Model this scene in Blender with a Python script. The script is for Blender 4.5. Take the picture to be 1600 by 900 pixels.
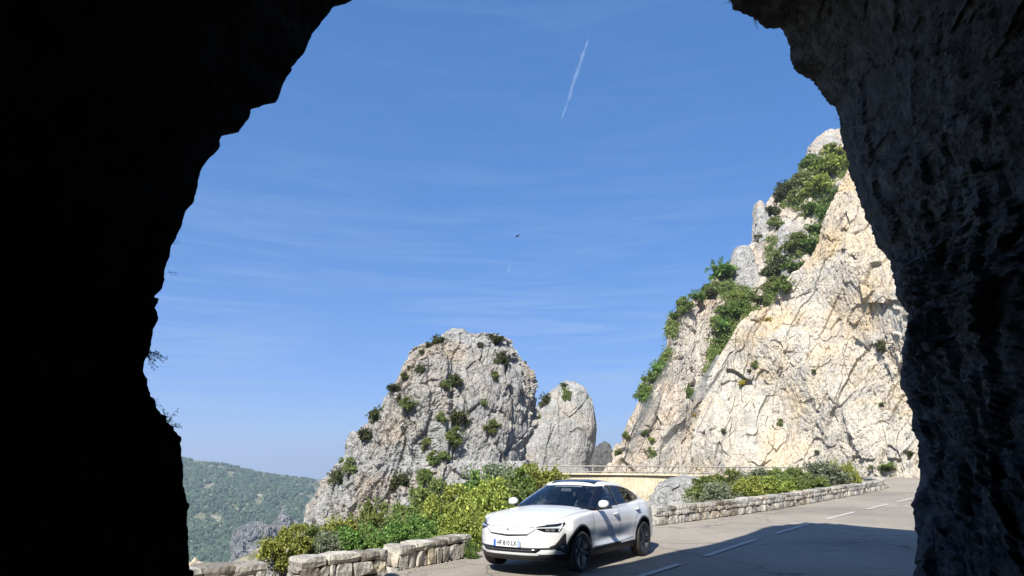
import bpy, bmesh, math, random
import numpy as np
from mathutils import Vector, Matrix
from mathutils.bvhtree import BVHTree
random.seed(7)
S = bpy.context.scene
R = math.radians
for o in list(bpy.data.objects): bpy.data.objects.remove(o)
# ---------------------------------------------------------------- camera, sky, sun, exposure
F_PX, HOR, CAM_H = 1000.0, 728.0, 1.76
PITCH = math.atan((HOR-450)/F_PX)
cd = bpy.data.cameras.new('camera'); cam = bpy.data.objects.new('camera', cd)
S.collection.objects.link(cam); S.camera = cam
cd.sensor_width = 36; cd.lens = 36*F_PX/1600; cd.clip_start = .05; cd.clip_end = 60000
cam.location = (0, 0, CAM_H); cam.rotation_euler = (math.pi/2+PITCH, 0, 0)
SUN_AZ = 250.0; SUN_EL = 44.0            # direction the light comes from, degrees from +X
sx, sy = math.cos(R(SUN_AZ)), math.sin(R(SUN_AZ))
sund = Vector((sx*math.cos(R(SUN_EL)), sy*math.cos(R(SUN_EL)), math.sin(R(SUN_EL))))
W = bpy.data.worlds.new('World'); S.world = W; W.use_nodes = True
wt = W.node_tree; wt.nodes.clear()
wo = wt.nodes.new('ShaderNodeOutputWorld'); wb = wt.nodes.new('ShaderNodeBackground'); sky = wt.nodes.new('ShaderNodeTexSky')
sky.sky_type = 'NISHITA'; sky.sun_disc = False
sky.sun_elevation = R(SUN_EL); sky.sun_rotation = R(90-SUN_AZ)
sky.altitude = 1200; sky.air_density = 1.0; sky.dust_density = .15; sky.ozone_density = 4.0
wb.inputs['Strength'].default_value = .085
# thin cirrus, placed by direction in the real sky
tc = wt.nodes.new('ShaderNodeTexCoord')
def wn(t, **k):
    n = wt.nodes.new(t)
    for a, b in k.items(): setattr(n, a, b)
    return n
mp = wn('ShaderNodeMapping'); mp.inputs['Rotation'].default_value = (0, R(15), 0); mp.inputs['Location'].default_value = (3.1, .4, 1.7); mp.inputs['Scale'].default_value = (1.5, 1.0, 21)
nz = wn('ShaderNodeTexNoise'); nz.inputs['Scale'].default_value = 2.2; nz.inputs['Detail'].default_value = 7; nz.inputs['Roughness'].default_value = .68; nz.inputs['Distortion'].default_value = .9
rp = wn('ShaderNodeValToRGB'); rp.color_ramp.elements[0].position = .44; rp.color_ramp.elements[1].position = .76
n2 = wn('ShaderNodeTexNoise'); n2.inputs['Scale'].default_value = 2.5; n2.inputs['Detail'].default_value = 3; mp2 = wn('ShaderNodeMapping'); mp2.inputs['Location'].default_value = (1.35, 0, .2)
r2 = wn('ShaderNodeValToRGB'); r2.color_ramp.elements[0].position = .30; r2.color_ramp.elements[1].position = .52
sep = wn('ShaderNodeSeparateXYZ'); zr = wn('ShaderNodeMapRange')
for k, v in zip(('From Min', 'From Max', 'To Min', 'To Max'), (.02, .45, 1, .12)): zr.inputs[k].default_value = v
m1 = wn('ShaderNodeMath', operation='MULTIPLY'); m2 = wn('ShaderNodeMath', operation='MULTIPLY'); m3 = wn('ShaderNodeMath', operation='MULTIPLY'); m3.inputs[1].default_value = .75
mx = wn('ShaderNodeMix', data_type='RGBA'); mx.inputs[7].default_value = (2.6, 3.5, 5.0, 1)
L = wt.links.new
L(tc.outputs['Generated'], mp.inputs[0]); L(mp.outputs[0], nz.inputs[0]); L(nz.outputs[0], rp.inputs[0])
L(tc.outputs['Generated'], mp2.inputs[0]); L(mp2.outputs[0], n2.inputs[0]); L(n2.outputs[0], r2.inputs[0]); L(tc.outputs['Generated'], sep.inputs[0]); L(sep.outputs[2], zr.inputs[0])
L(rp.outputs[0], m1.inputs[0]); L(r2.outputs[0], m1.inputs[1]); L(m1.outputs[0], m2.inputs[0]); L(zr.outputs[0], m2.inputs[1]); L(m2.outputs[0], m3.inputs[0])
L(m3.outputs[0], mx.inputs[0]); vm = wn('ShaderNodeVectorMath', operation='MAXIMUM'); vm.inputs[1].default_value = (-9, -9, .012); L(tc.outputs['Generated'], vm.inputs[0]); L(vm.outputs[0], sky.inputs[0]); hs_ = wn('ShaderNodeHueSaturation'); hs_.inputs['Saturation'].default_value = 1.28; L(sky.outputs[0], hs_.inputs['Color']); gm = wn('ShaderNodeGamma'); gm.inputs[1].default_value = .47; L(hs_.outputs[0], gm.inputs[0]); sc_ = wn('ShaderNodeMix', data_type='RGBA', blend_type='MULTIPLY'); sc_.inputs[0].default_value = 1; sc_.inputs[7].default_value = (.97, 1.33, 2.12, 1); L(gm.outputs[0], sc_.inputs[6]); L(sc_.outputs[2], mx.inputs[6]); L(mx.outputs[2], wb.inputs[0]); L(wb.outputs[0], wo.inputs[0])
sd = bpy.data.lights.new('sun', 'SUN'); sd.energy = 4.8; sd.angle = R(.5); sd.color = (1, .955, .88)
so = bpy.data.objects.new('sun', sd); S.collection.objects.link(so)
so.rotation_euler = sund.to_track_quat('Z', 'Y').to_euler()
S.render.engine = 'CYCLES'
S.view_settings.view_transform = 'Standard'; S.view_settings.look = 'None'
S.view_settings.exposure = 1.05; S.view_settings.gamma = 1
S.cycles.max_bounces = 6; S.cycles.transparent_max_bounces = 24; S.cycles.volume_bounces = 0
# ---------------------------------------------------------------- helpers
def tag(o, label=None, cat=None, group=None, kind=None):
    if label: o['label'] = label
    if cat: o['category'] = cat
    if group: o['group'] = group
    if kind: o['kind'] = kind
    return o
def empty(name, loc=(0, 0, 0), rz=0, **k):
    o = bpy.data.objects.new(name, None); S.collection.objects.link(o)
    o.location = loc; o.rotation_euler = (0, 0, rz); o.empty_display_size = .2
    return tag(o, **k)
def mobj(name, verts, faces, mat, parent=None, smooth=True, **k):
    me = bpy.data.meshes.new(name)
    me.from_pydata([tuple(map(float, v)) for v in verts] if not isinstance(verts, np.ndarray) else verts.tolist(), [], faces if isinstance(faces, list) else faces.tolist()); me.update()
    if smooth: me.polygons.foreach_set('use_smooth', [True]*len(me.polygons))
    if mat: me.materials.append(mat)
    o = bpy.data.objects.new(name, me); S.collection.objects.link(o)
    if parent: o.parent = parent
    return tag(o, **k)
class MB:
    def __init__(s): s.v = []; s.f = []
    def add(s, v, f):
        n = len(s.v); s.v += [tuple(map(float, p)) for p in v]; s.f += [tuple(int(i)+n for i in q) for q in f]; return s
    def box(s, c, h, M=None):
        v = [Vector((a*h[0], b*h[1], d*h[2])) for a in (-1, 1) for b in (-1, 1) for d in (-1, 1)]
        v = [(M @ p if M else p)+Vector(c) for p in v]
        return s.add(v, [(0, 1, 3, 2), (4, 6, 7, 5), (0, 4, 5, 1), (2, 3, 7, 6), (0, 2, 6, 4), (1, 5, 7, 3)])
    def tube(s, pts, r, n=8, caps=True):
        pts = [Vector(p) for p in pts]; rr = r if isinstance(r, (list, tuple)) else [r]*len(pts); V = []; Fc = []
        for i, p in enumerate(pts):
            d = (pts[min(i+1, len(pts)-1)]-pts[max(i-1, 0)]).normalized()
            a = d.cross(Vector((0, 0, 1)) if abs(d.z) < .9 else Vector((1, 0, 0))).normalized(); b = d.cross(a)
            V += [p+(a*math.cos(2*math.pi*k/n)+b*math.sin(2*math.pi*k/n))*rr[i] for k in range(n)]
        for i in range(len(pts)-1):
            for k in range(n): Fc.append((i*n+k, i*n+(k+1) % n, (i+1)*n+(k+1) % n, (i+1)*n+k))
        if caps: Fc += [tuple(range(n-1, -1, -1)), tuple(range((len(pts)-1)*n, len(pts)*n))]
        return s.add(V, Fc)
    def build(s, name, mat, parent=None, smooth=False, **k): return mobj(name, s.v, s.f, mat, parent, smooth, **k)
def gridfaces(n, m, wrap=False):
    i = np.arange(n-1)[:, None]; j = np.arange(m if wrap else m-1)[None, :]; j2 = (j+1) % m
    return np.stack([i*m+j, i*m+j2, (i+1)*m+j2, (i+1)*m+j], -1).reshape(-1, 4)
# photo pixel (1600 x 900) -> tangents of azimuth and elevation seen from the viewpoint: used to survey the place
def pix(x, y):
    u = 450-y; fw = F_PX*math.cos(PITCH)-u*math.sin(PITCH); up = u*math.cos(PITCH)+F_PX*math.sin(PITCH)
    return (x-800)/fw, up/fw
def at(x, y, D):
    a, e = pix(x, y); return Vector((a*D, D, CAM_H+e*D))
# vectorised noise
_rg = np.random.RandomState(3); _perm = _rg.permutation(256); _perm = np.concatenate([_perm]*4); _gr = _rg.normal(size=(256, 3)); _gr /= np.linalg.norm(_gr, axis=1)[:, None]
def _h(i, j, k): return _perm[_perm[_perm[i & 255]+(j & 255)]+(k & 255)]
def perlin(P):
    P = np.asarray(P, float); I = np.floor(P).astype(int); f = P-I; u = f*f*f*(f*(f*6-15)+10); out = 0
    for a in (0, 1):
        for b in (0, 1):
            for c in (0, 1):
                g = _gr[_h(I[..., 0]+a, I[..., 1]+b, I[..., 2]+c)]
                w = (u[..., 0] if a else 1-u[..., 0])*(u[..., 1] if b else 1-u[..., 1])*(u[..., 2] if c else 1-u[..., 2])
                out = out+w*((f-np.array([a, b, c]))*g).sum(-1)
    return out*1.6
def fbm(P, o=4, rough=.5, ridged=False):
    P = np.asarray(P, float); s = 0; a = 1; t = 0
    for k in range(o):
        n = perlin(P*2**k+k*17.3); s = s+a*((1-2*np.abs(n)) if ridged else n); t += a; a *= rough
    return s/t
def worley(P, off=0):
    """distance to nearest and second nearest feature, and a random value of the nearest cell"""
    P = np.asarray(P, float); I = np.floor(P).astype(int); d1 = np.full(P.shape[:-1], 9.); d2 = d1.copy(); cid = np.zeros(P.shape[:-1])
    for a in (-1, 0, 1):
        for b in (-1, 0, 1):
            for c in (-1, 0, 1):
                h = _h(I[..., 0]+a+off, I[..., 1]+b, I[..., 2]+c)
                q = np.stack([I[..., 0]+a+_perm[h]/256, I[..., 1]+b+_perm[h+7]/256, I[..., 2]+c+_perm[h+19]/256], -1)
                d = np.linalg.norm(P-q, axis=-1); m = d < d1
                d2 = np.where(m, d1, np.minimum(d2, d)); cid = np.where(m, h/256, cid); d1 = np.where(m, d, d1)
    return d1, d2, cid
def facets(P, off=0):
    """broken rock: every cell is a tilted plane, so edges between blocks are sharp"""
    P = np.asarray(P, float); I = np.floor(P).astype(int); d1 = np.full(P.shape[:-1], 9.); d2 = d1.copy(); val = np.zeros(P.shape[:-1])
    for a in (-1, 0, 1):
        for b in (-1, 0, 1):
            for c in (-1, 0, 1):
                h = _h(I[..., 0]+a+off, I[..., 1]+b, I[..., 2]+c)
                q = np.stack([I[..., 0]+a+_perm[h]/256, I[..., 1]+b+_perm[h+7]/256, I[..., 2]+c+_perm[h+19]/256], -1)
                e = P-q; d = np.linalg.norm(e, axis=-1); m = d < d1; g = _gr[_perm[h+31]]
                v = (_perm[h+53]/256-.5)*.9+(e*g).sum(-1)*.75
                d2 = np.where(m, d1, np.minimum(d2, d)); val = np.where(m, v, val); d1 = np.where(m, d, d1)
    return val, d2-d1
def crag(P, s=1.0, amp=1.0, st=(1, 1, .55), off=0, tilt=.5):
    """rock relief: tilted slabs along inclined bedding with fissures between them, plus finer broken faces. P metres, s block size"""
    P = np.asarray(P, float); ct, sn = math.cos(tilt), math.sin(tilt)
    B = np.stack([P[..., 0]*ct-P[..., 2]*sn, P[..., 1], P[..., 0]*sn+P[..., 2]*ct], -1)
    Q = B/s*np.array(st); W = np.stack([fbm(Q*1.3+5, 3), fbm(Q*1.3+25, 3), fbm(Q*1.3+45, 3)], -1); Q1 = Q+.12*W; Q = Q+.16*W
    v1, c1 = facets(Q1*np.array([1, 1, .8]), off); v2, c2 = facets(Q*2.3+3, off); v3, c3 = facets(Q*5.3+9, off); v4, c4 = facets(Q*12+4, off); v5, c5 = facets(Q*26+4, off)
    sl = B[..., 0]/s*.9+.5*fbm(Q*.8+9, 3); sl = (sl-np.floor(sl)); step = .22*(sl-.5)      # stepped slabs across the bedding
    mk = np.clip(.62+1.7*fbm(P/s*.33+31, 2), .42, 1.25)
    r = .50*v1+.34*v2+(.20*v3+.115*v4+.055*v5)*mk+step-.10*np.exp(-c2*16)*(fbm(Q*.9+3, 2) > 0)-.03*np.exp(-c3*10)+.38*fbm(Q*.5, 3)+.08*fbm(Q*7, 3, .6)
    return r*amp
# materials
def mat(name, col, rough=.6, metal=0, **k):
    m = bpy.data.materials.new(name); m.use_nodes = True; b = m.node_tree.nodes['Principled BSDF']
    b.inputs['Base Color'].default_value = (*col, 1); b.inputs['Roughness'].default_value = rough; b.inputs['Metallic'].default_value = metal
    for q, v in k.items(): b.inputs[q.replace('_', ' ')].default_value = v
    return m
class NT:
    def __init__(s, m): s.t = m.node_tree; s.b = s.t.nodes['Principled BSDF']; s.co = s.t.nodes.new('ShaderNodeTexCoord')
    def n(s, t, ins={}, **k):
        q = s.t.nodes.new(t)
        for a, b in k.items(): setattr(q, a, b)
        for a, b in ins.items():
            if isinstance(b, bpy.types.NodeSocket): s.t.links.new(b, q.inputs[a])
            else: q.inputs[a].default_value = b
        return q
    def noise(s, scale, detail=6, rough=.6, vec=None, dist=0, st=None):
        v = vec or s.co.outputs['Object']
        if st: v = s.n('ShaderNodeMapping', {0: v, 'Scale': st}).outputs[0]
        return s.n('ShaderNodeTexNoise', {'Vector': v, 'Scale': scale, 'Detail': detail, 'Roughness': rough, 'Distortion': dist}).outputs[0]
    def ramp(s, f, els):
        r = s.n('ShaderNodeValToRGB', {0: f}); e = r.color_ramp.elements
        while len(e) < len(els): e.new(.5)
        for q, (p, c) in zip(e, els): q.position = p; q.color = (*c, 1) if len(c) == 3 else c
        return r.outputs[0]
    def mix(s, f, a, b, bt='MIX'):
        m = s.n('ShaderNodeMix', data_type='RGBA', blend_type=bt)
        for i, v in ((0, f), (6, a), (7, b)):
            if isinstance(v, bpy.types.NodeSocket): s.t.links.new(v, m.inputs[i])
            else: m.inputs[i].default_value = v if i == 0 else ((*v, 1) if len(v) == 3 else v)
        return m.outputs[2]
    def bump(s, hgt, dist, strength=1, prev=None):
        b = s.n('ShaderNodeBump', {'Height': hgt, 'Distance': dist, 'Strength': strength})
        if prev: s.t.links.new(prev, b.inputs['Normal'])
        return b.outputs[0]
    def out(s, col=None, nrm=None, rough=None):
        if col: s.t.links.new(col, s.b.inputs['Base Color'])
        if nrm: s.t.links.new(nrm, s.b.inputs['Normal'])
        if rough: s.t.links.new(rough, s.b.inputs['Roughness'])
def rockmat(name, c1, c2, c3, scale=1.0, warm=.5, bump=.1, crack=.5, streak=True):
    """c1 light, c2 weathered grey, c3 ochre stain; scale in metres of the main blotches"""
    m = mat(name, c1, .9); t = NT(m)
    big = t.noise(.22/scale, 4, .6, dist=.6); med = t.noise(1.1/scale, 6, .65); fine = t.noise(7/scale, 5, .7)
    st = t.noise(.9/scale, 5, .6, st=(1, 1, .16), dist=.3)
    col = t.mix(t.ramp(med, [(.38, (0, 0, 0)), (.62, (1, 1, 1))]), c1, c2)
    col = t.mix(t.ramp(big, [(.5-.12*warm, (0, 0, 0)), (.68, (1, 1, 1))]), col, c3)
    if streak: col = t.mix(t.ramp(st, [(.52, (0, 0, 0)), (.75, (.7, .7, .7))]), col, tuple(.55*x for x in c2))
    col = t.mix(t.ramp(fine, [(.35, (.45, .45, .45)), (.6, (0, 0, 0))]), col, tuple(.5*x for x in c2))
    w = t.n('ShaderNodeMapping', {0: t.co.outputs['Object'], 'Scale': (1, 1, .38), 'Rotation': (.2, .55, 0)}).outputs[0]
    dn = t.n('ShaderNodeTexNoise', {'Vector': w, 'Scale': 1.2/scale, 'Detail': 4})
    w2 = t.n('ShaderNodeMix', {0: .12}, data_type='VECTOR'); t.t.links.new(w, w2.inputs[4]); t.t.links.new(dn.outputs[1], w2.inputs[5])
    vor = t.n('ShaderNodeTexVoronoi', {'Vector': w2.outputs[1], 'Scale': 1.1/scale}, feature='DISTANCE_TO_EDGE').outputs[0]
    ck = t.ramp(vor, [(0, (1, 1, 1)), (.022, (0, 0, 0))])
    msk = t.ramp(t.noise(.6/scale, 3), [(.45, (0, 0, 0)), (.6, (crack,)*3)])
    mm = t.mix(1, ck, msk, 'MULTIPLY')
    col = t.mix(mm, col, tuple(.28*x for x in c2))
    vor2 = t.n('ShaderNodeTexVoronoi', {'Vector': w2.outputs[1], 'Scale': 5/scale}).outputs[0]
    pit = t.ramp(t.noise(13/scale, 3, .8), [(.62, (0, 0, 0)), (.70, (.6, .6, .6))]); col = t.mix(pit, col, tuple(.42*x for x in c2))
    nb = t.bump(vor2, bump*.8); nb = t.bump(med, bump*1.6, 1, nb); nb = t.bump(fine, bump*.7, 1, nb)
    t.out(col, nb); t.b.inputs['Specular IOR Level'].default_value = .2
    return m
M = {}
M['cliff'] = rockmat('cream_limestone', (.60, .54, .44), (.43, .41, .37), (.58, .45, .28), 1.5, .35, .20, .6)
M['spire'] = rockmat('grey_limestone', (.43, .42, .395), (.28, .278, .27), (.41, .345, .27), 1.3, -.05, .2, .6)
M['slope'] = rockmat('pinkish_limestone', (.56, .50, .42), (.42, .39, .34), (.48, .38, .28), 1.5, .4, .22, .5)
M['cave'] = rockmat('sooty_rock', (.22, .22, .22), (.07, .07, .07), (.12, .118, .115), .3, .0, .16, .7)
M['dark_rock'] = rockmat('dark_shade_rock', (.13, .13, .13), (.08, .08, .08), (.12, .11, .10), 1.3, .1, .16, .5)  # rock in the gap: its shade is put into the base colours
M['far_rock'] = rockmat('distant_rock', (.34, .35, .35), (.15, .16, .17), (.26, .25, .23), 8, .3, 2, .5)
def groundmat():
    m = mat('dry_soil_and_scrub', (.2, .17, .12), .95); t = NT(m)
    a = t.noise(.5, 6, .65); b = t.noise(6, 6, .7)
    c = t.ramp(a, [(.35, (.06, .075, .03)), (.5, (.16, .14, .09)), (.65, (.30, .27, .21))])
    c = t.mix(t.ramp(b, [(.35, (.5, .5, .5)), (.6, (0, 0, 0))]), c, (.05, .05, .03)); t.out(c, t.bump(b, .06)); return m
M['ground'] = groundmat()
def asphalt():
    m = mat('worn_asphalt', (.2, .2, .2), .85); t = NT(m)
    a = t.noise(.35, 5, .6, st=(1, .35, 1)); b = t.noise(3, 5, .6); g = t.noise(75, 4, .8); gg = t.noise(22, 3, .8)
    c = t.ramp(a, [(.35, (.25, .220, .177)), (.65, (.335, .295, .236))])
    c = t.mix(t.ramp(b, [(.4, (0, 0, 0)), (.75, (.5, .5, .5))]), c, (.37, .32, .25))
    c = t.mix(t.ramp(g, [(.38, (.75, .75, .75)), (.5, (0, 0, 0)), (.68, (0, 0, 0))]), c, (.07, .07, .07))
    c = t.mix(t.ramp(gg, [(.55, (0, 0, 0)), (.72, (.5, .5, .5))]), c, (.36, .34, .30))
    # faint tyre-polished bands and tar seams
    sk = t.ramp(t.noise(.8, 2, .5, st=(.25, 1.3, 1), dist=1.2), [(.485, (0, 0, 0)), (.5, (.45, .45, .45)), (.515, (0, 0, 0))])
    c = t.mix(sk, c, (.09, .088, .085))
    pv = t.n('ShaderNodeTexVoronoi', {'Vector': t.n('ShaderNodeMapping', {0: t.co.outputs['Object'], 'Scale': (.16, .30, 1), 'Rotation': (0, 0, .75)}).outputs[0], 'Scale': 1}, distance='CHEBYCHEV')
    pc = t.ramp(t.n('ShaderNodeSeparateColor', {0: pv.outputs[1]}).outputs[0], [(.0, (.80, .80, .80)), (.18, (.80, .80, .81)), (.2, (1, 1, 1)), (1, (1.0, 1.0, 1.0))])
    c = t.mix(.8, c, pc, 'MULTIPLY')
    wv = t.n('ShaderNodeTexVoronoi', {'Vector': t.n('ShaderNodeVectorMath', {0: t.co.outputs['Object'], 1: t.n('ShaderNodeTexNoise', {'Vector': t.co.outputs['Object'], 'Scale': .9, 'Detail': 5}).outputs[1]}, operation='ADD').outputs[0], 'Scale': .23}, feature='DISTANCE_TO_EDGE').outputs[0]
    c = t.mix(t.ramp(wv, [(0, (.75, .75, .75)), (.0035, (.5, .5, .5)), (.006, (0, 0, 0))]), c, (.07, .065, .06))
    t.out(c, t.bump(g, .012)); return m
M['asphalt'] = asphalt()
def paint():
    m = mat('worn_white_road_paint', (.62, .62, .6), .7); t = NT(m); g = t.noise(35, 5, .75)
    t.out(t.mix(t.ramp(g, [(.40, (1, 1, 1)), (.56, (0, 0, 0))]), (.50, .49, .455), (.28, .26, .22))); return m
M['paint'] = paint()
def leaf(name, a, b, c, tr=.25):
    m = mat(name, a, .55); t = NT(m)
    r = t.n('ShaderNodeNewGeometry').outputs['Random Per Island']
    oi = t.n('ShaderNodeObjectInfo').outputs['Random']
    col = t.ramp(r, [(0, a), (.45, b), (.93, c), (1, tuple(min(1, x*1.5) for x in c))])
    hs = t.n('ShaderNodeHueSaturation', {'Color': col, 'Hue': t.n('ShaderNodeMapRange', {0: oi, 'To Min': .485, 'To Max': .515}).outputs[0], 'Value': t.n('ShaderNodeMapRange', {0: oi, 'To Min': .8, 'To Max': 1.2}).outputs[0]})
    t.out(hs.outputs[0]); t.b.inputs['Specular IOR Level'].default_value = .3
    tl = t.n('ShaderNodeBsdfTranslucent', {0: hs.outputs[0]}); mxs = t.n('ShaderNodeMixShader', {0: tr})
    o = t.t.nodes['Material Output']; t.t.links.new(t.b.outputs[0], mxs.inputs[1]); t.t.links.new(tl.outputs[0], mxs.inputs[2]); t.t.links.new(mxs.outputs[0], o.inputs[0])
    return m
M['green'] = leaf('green_leaves', (.05, .10, .02), (.10, .18, .035), (.19, .28, .07))
M['yellow'] = leaf('yellow_green_leaves', (.09, .12, .02), (.21, .25, .04), (.36, .38, .09))
M['mid'] = leaf('mid_green_leaves', (.07, .105, .025), (.14, .185, .045), (.24, .28, .09))
M['dark'] = leaf('dark_juniper_leaves', (.035, .05, .018), (.07, .085, .03), (.12, .13, .045))
M['grey'] = leaf('grey_green_leaves', (.09, .11, .06), (.16, .19, .11), (.27, .30, .2))
M['gold'] = leaf('broom_flowers', (.25, .22, .03), (.4, .32, .03), (.5, .4, .04))
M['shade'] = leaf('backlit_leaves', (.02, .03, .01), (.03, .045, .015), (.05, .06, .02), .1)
M['bark'] = mat('bark', (.09, .07, .05), .9)
M['far_leaf'] = leaf('distant_forest', (.026, .046, .022), (.036, .058, .026), (.05, .072, .034), .1)
HAZE = .00026
# ---------------------------------------------------------------- the road and the ground
def rz(x, y):                                     # road height: level by the tunnel, rising gently towards the bend
    s = np.clip((np.asarray(y, float)-14)/1.0, 0, 60); return np.minimum(1.15, .0*s+1.15*(1-np.exp(-s/34.)))
def resample(P, n):
    P = np.array(P, float)
    # Catmull-Rom
    Q = [];
    for i in range(len(P)-1):
        p0, p1, p2, p3 = P[max(i-1, 0)], P[i], P[i+1], P[min(i+2, len(P)-1)]
        for t in np.linspace(0, 1, 24, endpoint=False): Q.append(.5*((2*p1)+(-p0+p2)*t+(2*p0-5*p1+4*p2-p3)*t*t+(-p0+3*p1-3*p2+p3)*t**3))
    Q.append(P[-1]); Q = np.array(Q); d = np.r_[0, np.cumsum(np.linalg.norm(np.diff(Q, axis=0), axis=1))]
    s = np.linspace(0, d[-1], n); return np.stack([np.interp(s, d, Q[:, k]) for k in range(Q.shape[1])], 1)
Ledge = [(-4.5, -26), (-4.3, 0), (-4.3, 7.5), (-3.6, 9.6), (-2.6, 11.0), (-1.7, 12.5), (-.6, 14.6), (1.6, 17.3), (4.4, 19.9), (9.1, 24.2), (13.9, 29.3), (20.4, 36.6), (22.0, 40), (22.0, 46), (21.6, 50), (20.6, 54), (17.5, 59), (11.8, 65), (4.3, 69), (-5, 74), (-16, 80)]
Redge = [(6.4, -26), (6.4, -10), (6.4, 0), (6.6, 5), (7.3, 9), (8.8, 12.5), (11, 15.5), (14.5, 19), (19, 23.5), (25, 30), (30.5, 37), (33.5, 44), (34.5, 50), (33.5, 57), (29.5, 64), (22, 69.5), (15, 73.5), (8, 78), (-2, 85), (-12, 92)]
Lc = resample(Ledge, 420); Rc = resample(Redge, 420)
tt = np.linspace(0, 1, 25)
G = Lc[:, None, :]*(1-tt)[None, :, None]+Rc[:, None, :]*tt[None, :, None]
V = np.concatenate([G, rz(G[..., 0], G[..., 1])[..., None]], -1)
V[..., 2] += .008*fbm(V*.5, 2)
mobj('road', V.reshape(-1, 3), gridfaces(420, 25), M['asphalt'], kind='structure')
# dashed centre line
cl = resample([(1.2, 10.2), (2.32, 11.71), (4.37, 14.48), (7.1, 17.75), (9.97, 21.04), (13.25, 24.6), (17.5, 29.3), (23, 36.2), (27.2, 44), (27.8, 51), (25.5, 57.5), (21, 62.5), (12, 69), (4, 74.5), (-6, 80)], 900)
dl = np.r_[0, np.cumsum(np.linalg.norm(np.diff(cl, axis=0), axis=1))]
marks = MB(); s0 = .25
while s0 < dl[-1]-3:
    ss = np.linspace(s0, s0+2.95, 8); c = np.stack([np.interp(ss, dl, cl[:, k]) for k in (0, 1)], 1); t = np.gradient(c, axis=0); t /= np.linalg.norm(t, axis=1)[:, None]; nn = np.stack([-t[:, 1], t[:, 0]], 1)
    v = []
    for q, n_ in zip(c, nn):
        for sg in (-1, 1): p = q+n_*sg*.065; v.append((p[0], p[1], float(rz(0, p[1]))+.014))
    marks.add(v, [(2*i, 2*i+1, 2*i+3, 2*i+2) for i in range(7)]); s0 += 4.33
mo = marks.build('road_markings', M['paint'], kind='structure')
# terrain round the road: verge, ravine inside the bend, valley to the left
rp_poly = np.concatenate([Lc, Rc[::-1]])
def segdist(P, C):
    d = np.full(len(P), 1e9); idx = np.zeros(len(P), int)
    for i in range(0, len(C)-1, 3):
        a = C[i]; b = C[min(i+3, len(C)-1)]; ab = b-a; t = np.clip(((P-a)@ab)/(ab@ab), 0, 1); q = np.linalg.norm(P-(a+t[:, None]*ab), axis=1); m = q < d; d[m] = q[m]; idx[m] = i
    return d, idx
def inside(P, poly):
    x, y = P[:, 0], P[:, 1]; c = np.zeros(len(P), bool); n = len(poly)
    for i in range(n):
        x1, y1 = poly[i]; x2, y2 = poly[(i+1) % n]
        if y1 == y2: continue
        m = ((y1 > y) != (y2 > y)) & (x < (x2-x1)*(y-y1)/(y2-y1)+x1); c ^= m
    return c
def terrain(P):
    P = np.asarray(P, float); dL, _ = segdist(P, Lc); dR, _ = segdist(P, Rc); ins = inside(P, rp_poly)
    z = rz(P[:, 0], P[:, 1])-.06
    left = ((dL < dR) | (P[:, 0] < -8) | (P[:, 1] > 108)) & ~ins; dL = np.where((dR < dL) & left, dR, dL)
    d = np.where(left, np.maximum(dL-.55, 0), 0)
    P3 = np.c_[P, np.zeros(len(P))]
    drop = np.where(d < 3, .75*d, 2.25+(d-3)*.55)
    rav = (P[:, 1] > 20) & (P[:, 0] > 2)
    fside = np.clip((P[:, 1]-46-.35*(21-P[:, 0]))/3, 0, 1)*(P[:, 1] < 84)*((left & (dR > 4)) | (ins & (dL < .9)))
    drop = drop+fside*3.0
    drop = np.where(rav, np.minimum(drop, 7), np.minimum(drop, 150))
    wob = fbm(P3*.35, 4)*np.clip(d*.4, 0, 1.2)+fbm(P3*1.7, 3)*np.clip(d, 0, .15)
    far = np.clip((np.maximum(dL, dR)-60)/40, 0, 1)
    return z-drop+wob-np.where(~left & ~ins, far*100, 0)
gx = np.concatenate([np.linspace(-260, -40, 45)[:-1], np.linspace(-40, 45, 240), np.linspace(45, 200, 30)[1:]])
gy = np.concatenate([np.linspace(-120, -30, 12)[:-1], np.linspace(-30, 100, 300), np.linspace(100, 320, 40)[1:]])
GX, GY = np.meshgrid(gx, gy, indexing='ij'); P2 = np.stack([GX.ravel(), GY.ravel()], 1); tz = terrain(P2)
ground = mobj('ground', np.c_[P2, tz], gridfaces(len(gx), len(gy)), M['ground'], kind='structure')
gbvh = BVHTree.FromObject(ground, bpy.context.evaluated_depsgraph_get())
# far floor of the country, out to the horizon
ang = np.linspace(0, 2*math.pi, 97); rad = np.array([150, 400, 900, 1800, 3500, 5400, 7000.])
V = np.array([(r*math.cos(a), r*math.sin(a), -175+(0 if r < 3000 else 25)+(0 if r < 5000 else 45 if r < 6000 else 30+14*math.sin(a*7)+9*math.sin(a*19))) for r in rad for a in ang[:-1]])
m_v = mat('valley_floor', (.09, .11, .06), .95); t_ = NT(m_v); t_.out(t_.ramp(t_.noise(.01, 6, .6), [(.35, (.05, .08, .035)), (.65, (.17, .16, .1))]))
mobj('valley_floor', V, gridfaces(7, 96, True), m_v, kind='structure')
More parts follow.
